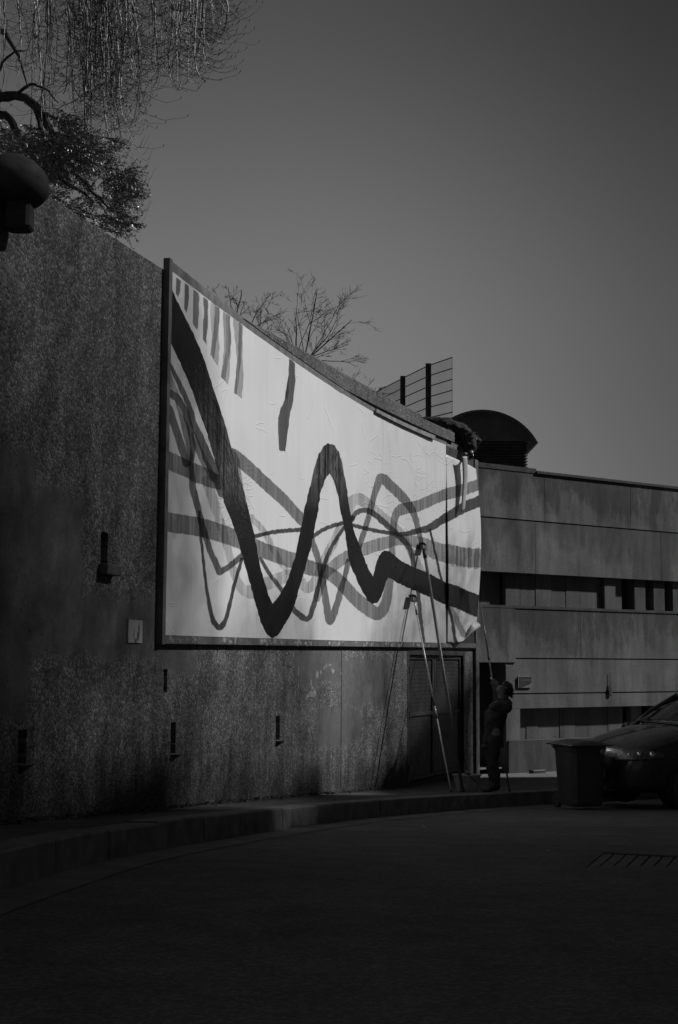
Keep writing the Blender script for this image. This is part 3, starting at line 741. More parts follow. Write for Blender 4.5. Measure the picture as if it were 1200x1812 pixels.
for j in range(30):
    for i in range(6):
        a = j * 7 + i; fl.f.append((a, a + 1, a + 8, a + 7)); fl.mi.append(0)
o = fl.build('folded_edge', plain('paper_back', .4, .6, .15, 8), ps, smooth=True); md = o.modifiers.new('thickness', 'SOLIDIFY'); md.thickness = .0015

# ------------------------------------------------------------------ far building with concrete bands
O_ = at(850, 1180, 24.3); TB = Vector((.821, .571, 0)).normalized(); NB = Vector((TB.y, -TB.x, 0))
O_.z = 0
def bp(t, z, off=0): return Vector((O_.x + TB.x * t + NB.x * off, O_.y + TB.y * t + NB.y * off, z))
def bhit(x, y, off=0):
    v = rayv(x, y); o = Vector((O_.x + NB.x * off, O_.y + NB.y * off, 0)); n = NB
    k = (o.x * n.x + o.y * n.y) / (v.x * n.x + v.y * n.y); p = v * k
    return (p.x - o.x) * TB.x + (p.y - o.y) * TB.y, p.z + CZ
def zb_(pts, off=0): return sum(bhit(x, y, off)[1] for x, y in pts) / len(pts)
ZT = zb_([(900, 832), (1190, 866)]); ZJ1 = zb_([(860, 914), (1190, 944)]); ZO = zb_([(860, 1010), (1190, 1029)]); ZLg = zb_([(870, 1072), (1190, 1083)]); ZJ2 = zb_([(920, 1165), (1190, 1167)])
ZJ3 = zb_([(910, 1228), (1190, 1224)]); ZBt = zb_([(925, 1253), (1170, 1249)]); ZBb = zb_([(905, 1310), (980, 1308)]); ZG = side_z(25) - .4
def bx(x): return bhit(x, 1100)[0]
bd = thing('concrete_building', 'low grey building of stained concrete bands to the right of the billboard', 'building', bp(8, side_z(25)))
mb_top = stained_concrete('band_concrete', .175, ZT, .5); mb_mid = stained_concrete('band_concrete_middle', .18, ZJ1, .7); mb_low = stained_concrete('band_concrete_lower', .175, ZLg, .55)
mb_rec = stained_concrete('recess_concrete', .14, None); mb_base = stained_concrete('base_concrete', .13, ZBb, .7)
def bpart(name, mat, t0, t1, z0, z1, o0, o1, parent=None, bev=0):
    b = MB(); b.hexa([bp(t0, z0, o1), bp(t1, z0, o1), bp(t1, z0, o0), bp(t0, z0, o0), bp(t0, z1, o1), bp(t1, z1, o1), bp(t1, z1, o0), bp(t0, z1, o0)])
    b.uv = [((v[0] - O_.x) * TB.x + (v[1] - O_.y) * TB.y, v[2] + .3 * ((v[0] - O_.x) * NB.x + (v[1] - O_.y) * NB.y)) for v in b.v]
    o = b.build(name, mat, None, bevel=bev)
    if parent is None or parent is bd: return under(o, bd)
    o.parent = parent; return o
TL, TR = -1.2, 22.0; G = .012
# upper bands, panel by panel (vertical shutter joints)
vj1 = [TL, bx(965), bx(1118), bx(1118) + 3.2, bx(1118) + 6.4, bx(1118) + 9.6, TR]; vj2 = [TL, bx(948), bx(1171), bx(1171) + 3.2, bx(1171) + 6.4, TR]
for a, c in zip(vj1[:-1], vj1[1:]): bpart('wall_panel', mb_top, a + .005, c - .005, ZJ1 + G, ZT, -.30, .02)
for a, c in zip(vj2[:-1], vj2[1:]): bpart('wall_panel', mb_mid, a + .004, c - .004, ZO, ZJ1 - G, -.30, .012)
bpart('roof_edge', plain('roof_felt', .03, .8, .3, 6), bx(950), TR, ZT + .002, ZT + .05, -.4, .05)
bpart('roof_edge', plain('roof_felt', .03, .8, .3, 6), TL, bx(950) - .004, ZT + .002, ZT + .09, -.4, .03)
bpart('core_wall', plain('core_dark', .05, .9, .3, 3), TL, TR, ZG, ZT - .1, -6.0, -.62)
bpart('roof_slab', plain('roof_felt', .03), TL, TR, ZT - .1, ZT - .02, -6.0, -.42)
# recessed window band
RB = -.12
bpart('stained_panel', stained_concrete('stained_infill', .16, None, .6, 2), TL, bx(901), ZLg + .02, ZO - .005, RB - .2, RB - .12)
xs = [903, 929, 956, 985, 1010, 1035, 1073]
for a, c in zip(xs[:-1], xs[1:]): bpart('infill_panel', mb_rec, bx(a) + .006, bx(c) - .006, ZLg + .02, ZO - .005, RB - .1, RB + random.uniform(-.008, .008))
bpart('pier', stained_concrete('pier_infill', .15, None), bx(1075), bx(1094), ZLg + .02, ZO - .005, RB - .1, RB + .06)
bpart('infill_panel', mb_rec, bx(1096), bx(1111), ZLg + .02, ZO - .005, RB - .1, RB - .03)
x = 1128
while bx(x + 18) < 9.0:
    bpart('fin', stained_concrete('fin_concrete', .12, None) if 'fin_concrete' not in bpy.data.materials else bpy.data.materials['fin_concrete'], bx(x), bx(x + 19), ZLg + .02, ZO - .005, RB - .3, RB + .06); x += 34
wn = bpart('window', plain('window_glass', .07, .2, .1, 3), bx(1111), TR, ZLg + .02, ZO - .005, RB - .30, RB - .26)
# ledge and lower bands
bpart('ledge', mb_low, TL, TR, ZLg - .03, ZLg + .018, -.62, .014)
vj3 = [bx(912), bx(1027), bx(1027) + 3.2, bx(1027) + 6.4, TR]
for a, c in zip(vj3[:-1], vj3[1:]): bpart('wall_panel', mb_low, a + .004, c - .004, ZJ2 + G, ZLg - .032, -.5, .0)
bpart('wall_panel', mb_low, TL, bx(912) - .004, bhit(880, 1172)[1], ZLg - .032, -.5, .01)
bpart('wall_panel', mb_low, bx(897), TR, ZJ3 + G, ZJ2 - G, -.5, -.01)
bpart('wall_panel', mb_low, bx(897), TR, ZBt, ZJ3 - G, -.5, -.012)
bpart('pier', mb_low, bx(897), bx(920), ZBb, ZBt - .003, -.5, -.014)
xs = [920, 941, 962, 1000, 1028, 1050, 1085, 1111, 1125, 1144, 1160, 1180, 1210, 1240, 1270, 1300]
for i, (a, c) in enumerate(zip(xs[:-1], xs[1:])):
    if 1111 <= a < 1125 or 1144 <= a < 1160: continue
    bpart('infill_panel', mb_rec, bx(a) + .006, bx(c) - .006, ZBb, ZBt - .005, -.3, -.17 + random.uniform(-.01, .01))
bpart('base_wall', mb_base, bx(897), TR, ZG, ZBb - .003, -.5, .03)
bpart('jamb', mb_low, bx(895), bx(897) - .003, ZG, bhit(880, 1172)[1] - .003, -.5, -.005)
bpart('doorway', plain('door_black', .05, .6, .2, 4), TL, bx(895) - .003, ZG, bhit(880, 1172)[1] - .004, -.5, -.40)
a, z_ = bhit(844, 1360, -.1); c, _ = bhit(864, 1358, -.1)
bpart('threshold', plain('threshold_metal', .5, .3, .1, 5, metal=.6), TL, c + .25, z_ - .015, z_ + .01, -.35, -.02)

# sign plate on the building
a, z0 = bhit(918, 1217, .02); c, z1 = bhit(941, 1197, .02)
sg = thing('sign_plate', 'small dark sign plate with pale border on the concrete wall right of the standing worker', 'sign', bp((a + c) / 2, z0, .0))
def sgp(name, mat, t0, t1, q0, q1, o0, o1):
    b = MB(); b.hexa([bp(t0, q0, o1), bp(t1, q0, o1), bp(t1, q0, o0), bp(t0, q0, o0), bp(t0, q1, o1), bp(t1, q1, o1), bp(t1, q1, o0), bp(t0, q1, o0)]); return under(b.build(name, mat), sg)
sgp('plate', m_black, a, c, z0, z1, -.008, .012)
m_bord = plain('sign_border', .3, .5, .1, 10)
sgp('border', m_bord, a, c, z1 - .006, z1 + .004, .0125, .016); sgp('border', m_bord, a - .004, a + .005, z0, z1 - .008, .0125, .016)
sgp('text_line', plain('sign_text', .12, .6, .1, 10), a + .05, c - .03, z1 - .075, z1 - .06, .0125, .0145)
b = MB(); w = c - a; h = z1 - z0
arc = [bp(a + w * (.1 + .9 * i / 8), z0 + h * .42 * (i / 8) ** 1.7, .0145) for i in range(9)]
b.add(arc + [bp(c, z0, .0145), bp(a + w * .1, z0, .0145)], [tuple(range(10, -1, -1))])
under(b.build('swoosh', plain('sign_swoosh', .2, .6, .1, 10)), sg)
# dark thing hung on the wall by a wire
hb = bhit(1083, 1232, .05); ht = bhit(1083, 1203, .05)
hl = thing('hanging_lantern', 'small dark teardrop shaped lantern hanging from a wire on the concrete wall above the bins', 'lantern', bp(hb[0], hb[1], .012), math.atan2(TB.y, TB.x))
b = MB(); L = ht[1] - hb[1]
b.lathe([(.004, L), (.012, L * .8), (.03, L * .62), (.055, L * .45), (.07, L * .36), (.05, L * .33), (.05, L * .05), (.03, 0)], 10, sy=.15); b.build('shade', m_black, hl)
b = MB(); b.tube([(0, 0, L * .95), (0, -.0, L * 1.45)], .004, 5); b.build('wire', m_black, hl)

# vaulted ventilator on its roof
VY = 26.6
vt = thing('roof_ventilator', 'dark barrel topped ventilator with louvred sides on the flat roof', 'ventilator', at(853, 835, VY))
pL, pR = at(774, 785, VY), at(931, 785, VY); zcap = at(855, 787, VY).z; zbase = ZT - .05; half = (at(947, 785, VY).x - at(760, 785, VY).x) / 2; cxv = (at(947, 785, VY).x + at(760, 785, VY).x) / 2
rise = at(855, 731, VY).z - zcap
Rv = (half * half + rise * rise) / (2 * rise); a0 = math.asin(half / Rv)
m_vent = plain('vent_metal', .12, .5, .3, 5); m_vent2 = plain('vent_metal_dark', .12, .55, .3, 5)
b = MB()
def vpt(u, v, t):
    a = -a0 + 2 * a0 * u; r = Rv + t; return (cxv + r * math.sin(a), VY - .12 + 2.3 * v, zcap + rise - Rv + r * math.cos(a))
b.slab(vpt, 24, 1, .05); under(b.build('vault_roof', m_vent, smooth=False), vt)
b = MB(); n = 20; pr = [(cxv + (Rv - .006) * math.sin(-a0 * .93 + 2 * a0 * .93 * i / n), zcap + rise - Rv + (Rv - .006) * math.cos(-a0 * .93 + 2 * a0 * .93 * i / n)) for i in range(n + 1)]
zl = pr[0][1]
b.add([(x, VY, z) for x, z in pr] + [(x, VY + .04, z) for x, z in pr], [tuple(range(n, -1, -1)), tuple(range(n + 1, 2 * n + 2))] + [(i, i + 1, n + 2 + i, n + 1 + i) for i in range(n)] + [(n, 0, n + 1, 2 * n + 1)])
under(b.build('gable', m_vent2), vt)
b = MB(); b.box(pL.x + .03, pR.x - .03, VY + .06, VY + 2.0, zbase, zcap + .12); under(b.build('vent_core', m_vent2), vt)
ns = 14
proto = None
for i in range(ns):
    z = zbase + .12 + (zl - zbase - .14) * i / (ns - 1)
    b = MB(); y0 = VY + .01
    b.add([(pL.x, y0 - .03, z - .028), (pR.x + .03, y0 - .03, z - .028), (pR.x + .03, y0 + 2.0, z - .028), (pR.x - .02, y0 + 2.0, z + .02), (pR.x - .02, y0 + .045, z + .02), (pL.x, y0 + .045, z + .02)],
          [(0, 1, 4, 5), (1, 2, 3, 4)])
    o = under(b.build('louvre_slat', m_vent), vt); md = o.modifiers.new('thickness', 'SOLIDIFY'); md.thickness = .006

# mesh fence behind the wall
fpts = [(670, 690.5, 28.9), (713, 668, 26.5), (758, 646, 25.1), (800, 631.5, 24.0)]
ff = thing('mesh_fence', 'tall wire mesh fence with two flat posts standing behind the wall top', 'fence', at(758, 760, 25.1))
zf0 = 3.0 + CZ; m_wire = plain('fence_wire', .02, .5, .2, 10); m_post = plain('fence_post', .06, .6, .2, 8)
fpts2 = [(at(640, 706, 30.6), ), (at(670, 690.5, 28.9),), (at(713, 668, 26.5),), (at(758, 646, 25.1),), (at(800, 631.5, 24.0),)]
TP = [p[0] for p in fpts2]
for i in (2, 3):
    p = TP[i]; b = MB(); b.box(p.x - .052, p.x + .052, p.y - .03, p.y + .03, zf0 - .1, p.z + .03); under(b.build('post', m_post, bevel=.006), ff)
for i in range(4):
    A, B = TP[i], TP[i + 1]; b = MB(); z = 0
    while A.z - z > zf0 and z < 2.6:
        b.tube([A - Vector((0, 0, z + .01)), B - Vector((0, 0, z + .01))], .011, 5); z += .2
    n = int((B - A).length / .05)
    for k in range(n + 1):
        q = A.lerp(B, k / n); b.tube([(q.x, q.y, zf0 + .02), (q.x, q.y, q.z)], .0032 if not (i == 3 and k == n) else .006, 4, False)
    under(b.build('mesh_panel', m_wire), ff)

# ------------------------------------------------------------------ vegetation
def branchy(b, p, d, L, r, depth, rnd, spread=.5, up=.15, n=4, nsub=(2, 4), mn=.0018):
    pts = [p.copy()]; q = p.copy(); dd = d.normalized()
    for i in range(n):
        dd = (dd + Vector((rnd.gauss(0, .13), rnd.gauss(0, .13), rnd.gauss(0, .1) + up * .3))).normalized(); q = q + dd * (L / n); pts.append(q.copy())
    rad = [max(mn, r * (1 - .55 * i / n)) for i in range(n + 1)]
    b.tube(pts, rad, 5 if r > .01 else 3, False)
    if depth <= 0: return
    for k in range(rnd.randint(*nsub)):
        t = rnd.uniform(.3, 1.0); i = min(n - 1, int(t * n)); o = pts[i].lerp(pts[i + 1], t * n - i)
        nd = (dd + Vector((rnd.gauss(0, spread), rnd.gauss(0, spread * .8), rnd.gauss(0, spread * .8) + up))).normalized()
        branchy(b, o, nd, L * rnd.uniform(.3, .58), max(mn, rad[i] * .6), depth - 1, rnd, spread, up, n, nsub, mn)
def bare_tree(label, base, forks, depth, seed, spread, group, nsub=(2, 4)):
    r = random.Random(seed); base = Vector(base); t = thing('bare_shrub', label, 'shrub', base, 0, group); b = MB(); st = MB()
    for fk, fr, shoots in forks:
        f = fk - base; st.tube([Vector((0, 0, -.3)), Vector((0, 0, .15)) + f * .2, f * .65 + Vector((0.02, 0, 0)), f], [fr * 1.9, fr * 1.6, fr * 1.2, fr], 7, False)
        for tip, rad in shoots:
            v = tip - fk; branchy(b, f.copy(), v, v.length * .92, rad, depth, r, spread, .02, 7, nsub, .0022)
    st.build('stem', m_bark, t, smooth=True); b.build('twigs', m_twig, t, smooth=True); return t
g_ = 'bare shrubs behind the wall'; zt_ = 3.0 + CZ
bare_tree('small bare shrub above the left half of the billboard', (at(430, 640, 18).x, 18, zt_), [(at(424, 578, 18), .022, [(at(402, 505, 18), .016), (at(382, 522, 17.8), .010), (at(410, 520, 18.2), .010), (at(392, 500, 18), .009), (at(440, 515, 18), .010)]), (at(440, 592, 18), .016, [(at(486, 540, 18.4), .011), (at(466, 520, 18.2), .009)]), (at(457, 602, 18), .014, [(at(456, 540, 18), .009), (at(478, 560, 18), .007)])], 3, 3, .6, g_, (3, 4))
bare_tree('larger bare shrub with tall upright branches above the middle of the billboard', (at(536, 690, 20).x, 20, zt_), [(at(523, 640, 20), .018, [(at(556, 500, 20), .013), (at(522, 548, 20), .010), (at(508, 545, 19.8), .008), (at(540, 530, 20), .009)]), (at(536, 650, 20), .018, [(at(568, 515, 20.2), .013), (at(552, 540, 20), .009), (at(505, 590, 20), .007)]), (at(546, 655, 20), .016, [(at(553, 530, 20), .010), (at(570, 580, 20), .008)])], 3, 11, .42, g_, (3, 4))
bare_tree('low bare shrub leaning right with nearly level branches above the billboard', (at(556, 700, 20.3).x, 20.3, zt_), [(at(548, 632, 20.3), .016, [(at(644, 580, 20.4), .012), (at(606, 568, 20.6), .010), (at(626, 606, 20.2), .009), (at(590, 578, 20.2), .007)]), (at(552, 636, 20.3), .014, [(at(628, 634, 20.4), .010), (at(604, 618, 20.4), .007)])], 3, 5, .42, g_, (3, 5))
bare_tree('thin twiggy shrub showing just over the coping left of the fence', (at(655, 735, 22).x, 22, zt_), [(at(615, 680, 22), .008, [(at(640, 655, 22), .006), (at(605, 645, 22), .005)]), (at(640, 695, 22), .008, [(at(662, 672, 22), .006), (at(672, 688, 22), .005)]), (at(660, 705, 22), .007, [(at(690, 690, 22), .005), (at(676, 682, 22), .005)])], 2, 9, .5, g_, (3, 4))

# weeping tree: trunk and limbs out of the frame at the upper left, hanging twigs in it
r = random.Random(21)
wt = thing('weeping_tree', 'bare weeping tree with dense hanging twigs at the upper left', 'tree', (-4.6, 15.0, 3.0 + CZ))
def rel(p, root): return Vector(p) - root.location
b = MB(); b.tube([(0, 0, -.3), (.1, -.1, 1.5), (.3, -.2, 3.2), (.7, -.4, 4.6)], [.30, .24, .2, .15], 10); b.build('trunk', m_bark, wt, smooth=True)
limbs = [[at(-200, -150, 14.4), at(-40, -190, 14), at(120, -160, 13.4), at(240, -110, 13), at(330, -90, 12.6)], [at(-200, -150, 14.4), at(-60, -60, 13.6), at(60, -60, 13), at(160, -40, 12.6), at(250, -60, 12.2)], [at(-220, -100, 14.6), at(-90, 0, 14.2), at(-30, 30, 13.8), at(10, 60, 13.6), at(34, 100, 13.5), at(48, 150, 13.4)]]
for Lm in limbs:
    b = MB(); b.tube([Vector((.7, -.4, 4.6))] + [rel(p, wt) for p in Lm], [.12, .09, .06, .045, .03, .018, .006][:len(Lm) + 1], 8); b.build('limb', m_bark, wt, smooth=True)
tw = MB(); lf = MB()
def strand(pts0, n0, ylen, rad, curl, sub, jit):
    """one hanging twig: follows a leader from its n0-th point, then goes its own way"""
    n = 20; y0 = pts0[0][1]; pts = []; wx = wy = 0.0; ph = r.uniform(0, 6); fr = r.uniform(3, 9); am = r.uniform(1, 4.5)
    for i in range(n + 1):
        t = i / n; y = y0 + (ylen - y0) * t; k = min(len(pts0) - 1.001, max(0, (y - y0) / (pts0[-1][1] - y0) * (len(pts0) - 1))); a = int(k)
        bx = pts0[a][0] + (pts0[a + 1][0] - pts0[a][0]) * (k - a); wx += r.gauss(0, 1.1) + jit * t * .28
        x = bx + wx + am * math.sin(t * fr + ph); YY = pts0[0][2] + .3 * math.sin(t * 2.3 + ph)
        if t > .84: e = (t - .84) / .16; x += curl * 17 * e * e; y -= 15 * e * e
        pts.append(rel(at(x, y, YY + r.gauss(0, .015)), wt))
    tw.tube(pts, [rad * (1 - .72 * i / n) + .0012 for i in range(n + 1)], 3, False)
    for k in range(sub):
        i = r.randint(3, n - 1); q = pts[i]; sp = [q]; dirx = r.choice((-1, 1, 1)); dx = dirx * r.uniform(.012, .06); dz = -r.uniform(.01, .06); m = r.randint(3, 8); bend = r.uniform(.004, .022)
        for j in range(m): q = q + Vector((dx + r.gauss(0, .012), r.gauss(0, .02), dz + r.gauss(0, .006))); dz += bend; sp.append(q)
        tw.tube(sp, [.0028 - .0017 * j / m for j in range(m + 1)], 3, False)
        e = sp[-1]; tw.tube([e, e + Vector((dx * .1, 0, .012)), e + Vector((dx * .25, 0, .03))], [.001, .0046, .001], 4, False)
def bundle(x, yend, Y, nf, spread, dens, curl=1):
    y0 = -150; lead = []; w = 0
    for i in range(9): w += r.gauss(0, 3.2); lead.append((x + w, y0 + (yend - y0) * i / 8, Y))
    strand(lead, 0, yend, r.uniform(.008, .015), curl * r.choice((-.4, .6, 1)), dens, 0)
    for k in range(nf):
        ld = [(p[0] + r.gauss(0, spread * .35), p[1], Y + r.gauss(0, .25)) for p in lead]
        strand(ld, 0, yend - abs(r.gauss(0, .26)) * (yend - y0) * .75 + r.uniform(-5, 15), r.uniform(.0025, .0055), curl * r.choice((-.5, .5, 1, 1)), dens, r.gauss(0, spread * .16) + .25 * curl)
for x, ye, nf in ((96, 262, 5), (104, 215, 6), (122, 170, 4), (140, 262, 7), (150, 240, 6), (163, 270, 8), (171, 225, 7), (186, 262, 8), (197, 240, 8), (208, 258, 8), (216, 200, 7), (226, 225, 7), (236, 150, 6), (182, 180, 6), (160, 150, 6), (203, 140, 7)):
    bundle(x, ye + 12, r.uniform(11.6, 13.2), int(nf * 1.45), 10, 10)
bundle(258, 168, 12, 5, 7, 7); bundle(268, 120, 12, 2, 6, 7)
for x, ye, nf in ((302, 175, 5), (312, 150, 7), (322, 178, 7), (332, 165, 8), (344, 160, 7), (356, 135, 7), (368, 112, 6), (380, 90, 5), (392, 70, 4)): bundle(x, ye, r.uniform(11.6, 12.4), nf, 8, 10)
for x, ye, nf in ((4, 230, 4), (25, 150, 3), (44, 262, 4), (62, 120, 3), (75, 235, 4), (86, 70, 3)): bundle(x, ye, r.uniform(12.6, 14), nf, 16, 9, .4)
for i in range(80):                      # curled tips reaching right out of the mass
    x = r.uniform(150, 250); y = r.uniform(150, 380); Y = r.uniform(11.6, 12.6); pts = []
    for k in range(8):
        t = k / 7; pts.append(rel(at(x + 46 * t * (.5 + r.random() * .1), y + 26 * math.sin(t * 2.6) - 14 * t * t + r.gauss(0, .5), Y), wt))
    tw.tube(pts, [.0028 - .0016 * k / 7 for k in range(8)], 3, False)
tw.build('twigs', m_twig, wt, smooth=True)

# conifer beside it: boughs of short needled sprays
m_leaf = plain('conifer_leaf', .18, .38, .6, 20, spec=.8)
cf = thing('conifer', 'dark shaggy conifer spilling over the wall top at the upper left', 'tree', (-4.2, 14.2, 3.0 + CZ))
b = MB(); b.tube([(0, 0, -.3), (.05, -.1, .6), (.1, -.2, 1.3), (.2, -.3, 2.0)], [.16, .13, .1, .06], 9); b.build('trunk', m_bark, cf, smooth=True)
b = MB()
for P, R in (([(-60, 190, 12.6), (0, 172, 12.4), (45, 174, 12.3), (72, 200, 12.2), (92, 235, 12.1), (112, 265, 12.0), (150, 268, 11.9), (180, 262, 11.8)], [.06, .05, .042, .04, .034, .026, .018, .01]),
             ([(-40, 200, 12.8), (10, 205, 12.6), (30, 235, 12.5), (42, 262, 12.4)], [.05, .04, .035, .02]), ([(60, 185, 12.3), (72, 225, 12.3), (82, 262, 12.2)], [.03, .022, .015]),
             ([(110, 262, 12), (130, 300, 11.9), (165, 340, 11.8), (200, 375, 11.7)], [.028, .02, .014, .008]), ([(60, 275, 12.3), (110, 320, 12), (160, 350, 11.9)], [.03, .02, .012]), ([(20, 172, 12.4), (52, 150, 12.2), (80, 158, 12.1), (104, 182, 12)], [.02, .014, .01, .005]), ([(72, 200, 12.2), (100, 210, 12), (126, 232, 11.9), (140, 250, 11.9)], [.018, .014, .01, .004]), ([(0, 172, 12.4), (-4, 130, 12.4), (18, 96, 12.4), (48, 88, 12.3)], [.022, .016, .011, .005]), ([(92, 235, 12.1), (84, 275, 12), (96, 310, 12)], [.02, .014, .008])):
    Q = []; R2 = []
    for a in range(len(P) - 1):
        for t in (0, .25, .5, .75):
            p0, p1, p2, p3 = [np.array(P[min(max(a + o, 0), len(P) - 1)]) for o in (-1, 0, 1, 2)]
            q = .5 * (2 * p1 + (p2 - p0) * t + (2 * p0 - 5 * p1 + 4 * p2 - p3) * t * t + (3 * p1 - p0 - 3 * p2 + p3) * t ** 3); q[:2] += np.array([r.gauss(0, 1.2), r.gauss(0, 1.2)])
            Q.append(rel(at(*q), cf)); R2.append((R[a] * (1 - t) + R[a + 1] * t) * r.uniform(.85, 1.1))
    b.tube(Q + [rel(at(*P[-1]), cf)], R2 + [R[-1] * .4], 7)
b.build('limb', m_bark, cf, smooth=True)
lf = MB(); sp = MB()
def spray(x, y, Y, dx, dy, L):
    p = rel(at(x, y, Y), cf); q = rel(at(x + dx * L, y + dy * L, Y + r.uniform(-.25, .15)), cf); ax = (q - p); n = max(4, int(ax.length / .011)); side = ax.cross(Vector((0, 1, 0.2))).normalized(); nrm = ax.normalized().cross(side)
    sp.tube([p, p.lerp(q, .5) + Vector((0, 0, .01)), q], [.005, .0035, .0015], 3, False)
    for k in range(n):
        t = (k + r.random()) / n; o = p.lerp(q, t); s = r.choice((-1, 1)); le = r.uniform(.022, .055) * (1.1 - .5 * t); d = (ax.normalized() * .75 + side * s * r.uniform(.4, .9) + nrm * r.gauss(0, .4)).normalized(); w = d.cross(Vector((r.gauss(0, 1), r.gauss(0, 1), r.gauss(0, 1)))).normalized() * le * .17
        lf.add([o, o + d * le * .5 + w, o + d * le, o + d * le * .5 - w], [(0, 1, 2, 3)])
reg = 0
cl = [(r.uniform(-10, 240), r.uniform(205, 405)) for _ in range(46)]
while reg < 1300:
    c0_ = r.choice(cl); x = c0_[0] + r.gauss(0, 17); y = c0_[1] + r.gauss(0, 11)
    if r.random() < .25: x = r.uniform(-15, 245); y = r.uniform(205, 410)
    wall_line = 347 + (x - 85) * .63
    if y > wall_line + 10: continue
    right = 112 + (y - 205) * .95 if y < 300 else 218 + 24 * math.sin((y - 300) / 16.0)
    if x > right or (x < 60 and y > 300): continue
    if x < 90 and y < 235 and r.random() < .6: continue
    a = r.gauss(.35, .55); Y = r.uniform(11.3, 13.6)
    spray(x, y, Y, math.cos(a), math.sin(a), r.uniform(20, 44)); reg += 1
for (x, y) in ((232, 398), (238, 402), (240, 345), (244, 350), (238, 322), (205, 250), (212, 258), (218, 330), (222, 338), (228, 345), (226, 385), (222, 378), (214, 392), (205, 398), (190, 396), (212, 322), (208, 300)):
    for k in range(4): spray(x - r.uniform(5, 25), y - r.uniform(0, 8), r.uniform(11.4, 12.2), 1, r.uniform(.05, .4), r.uniform(22, 34))
sp.build('sprays', m_twig, cf); lf.build('needles', m_leaf, cf)

# ------------------------------------------------------------------ wall lantern, plate, torn paper
lp = at(22, 345, 9.0); m_lan = plain('lantern_iron', .07, .9, .3, 10, spec=.1)
ln = thing('wall_lantern', 'black mushroom topped lantern fixed high on the left end of the wall', 'lantern', lp)
sc9 = 9.0 / F; b = MB()
b.lathe([(.001, 73 * sc9), (22 * sc9, 71 * sc9), (40 * sc9, 62 * sc9), (56 * sc9, 46 * sc9), (64 * sc9, 32 * sc9), (66 * sc9, 24 * sc9), (65 * sc9, 2 * sc9), (52 * sc9, -12 * sc9), (26 * sc9, -20 * sc9)], 28); b.build('cap', m_lan, ln, smooth=True)
b = MB(); b.lathe([(21 * sc9, -66 * sc9), (24 * sc9, -62 * sc9), (24 * sc9, -10 * sc9)], 20, (14 * sc9, 0, 0), sq=5); b.build('body', m_lan, ln)
s9 = float(np.interp(9.15, DD, WS)); q = wp(s9, lp.z - .1, 0) - lp
b = MB(); b.tube([Vector((-.03, 0, -.1)), q * .6, q], .03, 8); b.build('bracket', m_lan, ln)

a = whit(226, 1137, .01); c = whit(252, 1098, .01); b = MB(); wall_box(b, a[0], c[0], a[1], c[1], .001, .014)
m, t, bs = newmat('plate_weathered'); v = coords(t, 'Object', (1, 1, 1)); nz_ = noise_(t, coords(t, 'Object', (14, 14, 5)), 1.3, 4)
t.links.new(remap(t, nz_, .55, .63, .5, .08), bs.inputs['Base Color']); bs.inputs['Roughness'].default_value = .7
tag(b.build('wall_plate', m), 'small pale square plate with flaking face on the wall left of the billboard', 'plate')
rr = random.Random(2); tpp = wp(*whit(555, 1200), .003)
tor = thing('torn_poster', 'pale shreds left of a torn poster on the wall under the billboard', 'torn poster', tpp)
def flake(x, y, w, h):
    b = MB(); n = rr.randint(7, 11); ang = sorted(rr.uniform(0, 6.28) for _ in range(n)); pts = []
    for k in ang:
        rad = rr.uniform(.5, 1.15); s, z = whit(x + w * rad * math.cos(k), y + h * rad * math.sin(k)); pts.append(wp(s, z, .003) - tpp)
    b.add(pts, [tuple(range(n - 1, -1, -1))]); o = b.build('shred', plain('torn_paper', .30, .85, .25, 12), tor)
for (x, y, w, h) in ((527, 1187, 2.5, 9), (519, 1160, 1, 6), (520, 1180, 2, 2), (528, 1215, 1, 7), (528, 1230, 1, 5), (550, 1208, 2, 9), (553, 1217, 2, 6), (561, 1194, 3, 8), (567, 1190, 2, 5), (574, 1181, 2, 5), (577, 1178, 1.5, 4), (584, 1177, 3, 3), (589, 1188, 3, 5), (587, 1184, 1, 4),
                     (545, 1230, 3, 5), (549, 1227, 4, 7), (555, 1228, 4, 7), (574, 1229, 2, 3), (588, 1224, 3, 2), (593, 1228, 4, 1), (603, 1192, 1, 2), (542, 1233, 2, 2)): flake(x, y, w * 1.15, h * 1.1)

# ------------------------------------------------------------------ brush poles
def pole(name, label, A, B, rad, mat, joints, head=True, grp=None, headdir=None):
    t = thing(name, label, 'brush pole', B, 0, grp); A = A - B; Z = Vector((0, 0, 0)); n = len(joints); prev = 0.0
    for (u, w) in joints + [(1.0, 0)]:
        s = MB(); s.tube([Z.lerp(A, prev), Z.lerp(A, u - w / 2)], rad, 8); s.build('tube_section', mat, t, smooth=True)
        if u < 1: s = MB(); s.tube([Z.lerp(A, u - w / 2), Z.lerp(A, u + w / 2)], rad * 1.35, 8); s.build('joint_grip', m_grip, t, smooth=True)
        prev = u + w / 2
    s = MB(); s.tube([Z, Z.lerp(A, .012)], rad * 1.5, 8); s.build('end_cap', m_grip, t)
    if head:
        T = Vector(headdir) if headdir else Vector((.3, .95, 0)); T.normalize(); U = A.normalized(); W = T.cross(U)
        s = MB(); c = A
        s.hexa([c + T * i * .13 + W * j * .03 + U * k for k in (-.03, .05) for (i, j) in ((-1, -1), (1, -1), (1, 1), (-1, 1))]); s.build('brush_block', m_black, t, bevel=.008)
        s = MB()
        for i in range(24):
            for j in range(5):
                p = c + T * (-.125 + .25 * i / 23) + W * (-.026 + .052 * j / 4) + U * .05; s.tube([p, p + U * .05 + Vector((-.03, .01, 0)) * .6 + W * random.gauss(0, .004)], [.0035, .0025], 3, False)
        o = s.build('bristles', m_grip, t); o['kind'] = 'stuff'
    return t
hA = whit(735, 1062, .16); pA = wp(hA[0], hA[1], .14); fA = ground_hit(799, 1397, side_z); fA = at(799, 1397, 19.0); fA.z = side_z(19.0) + .004
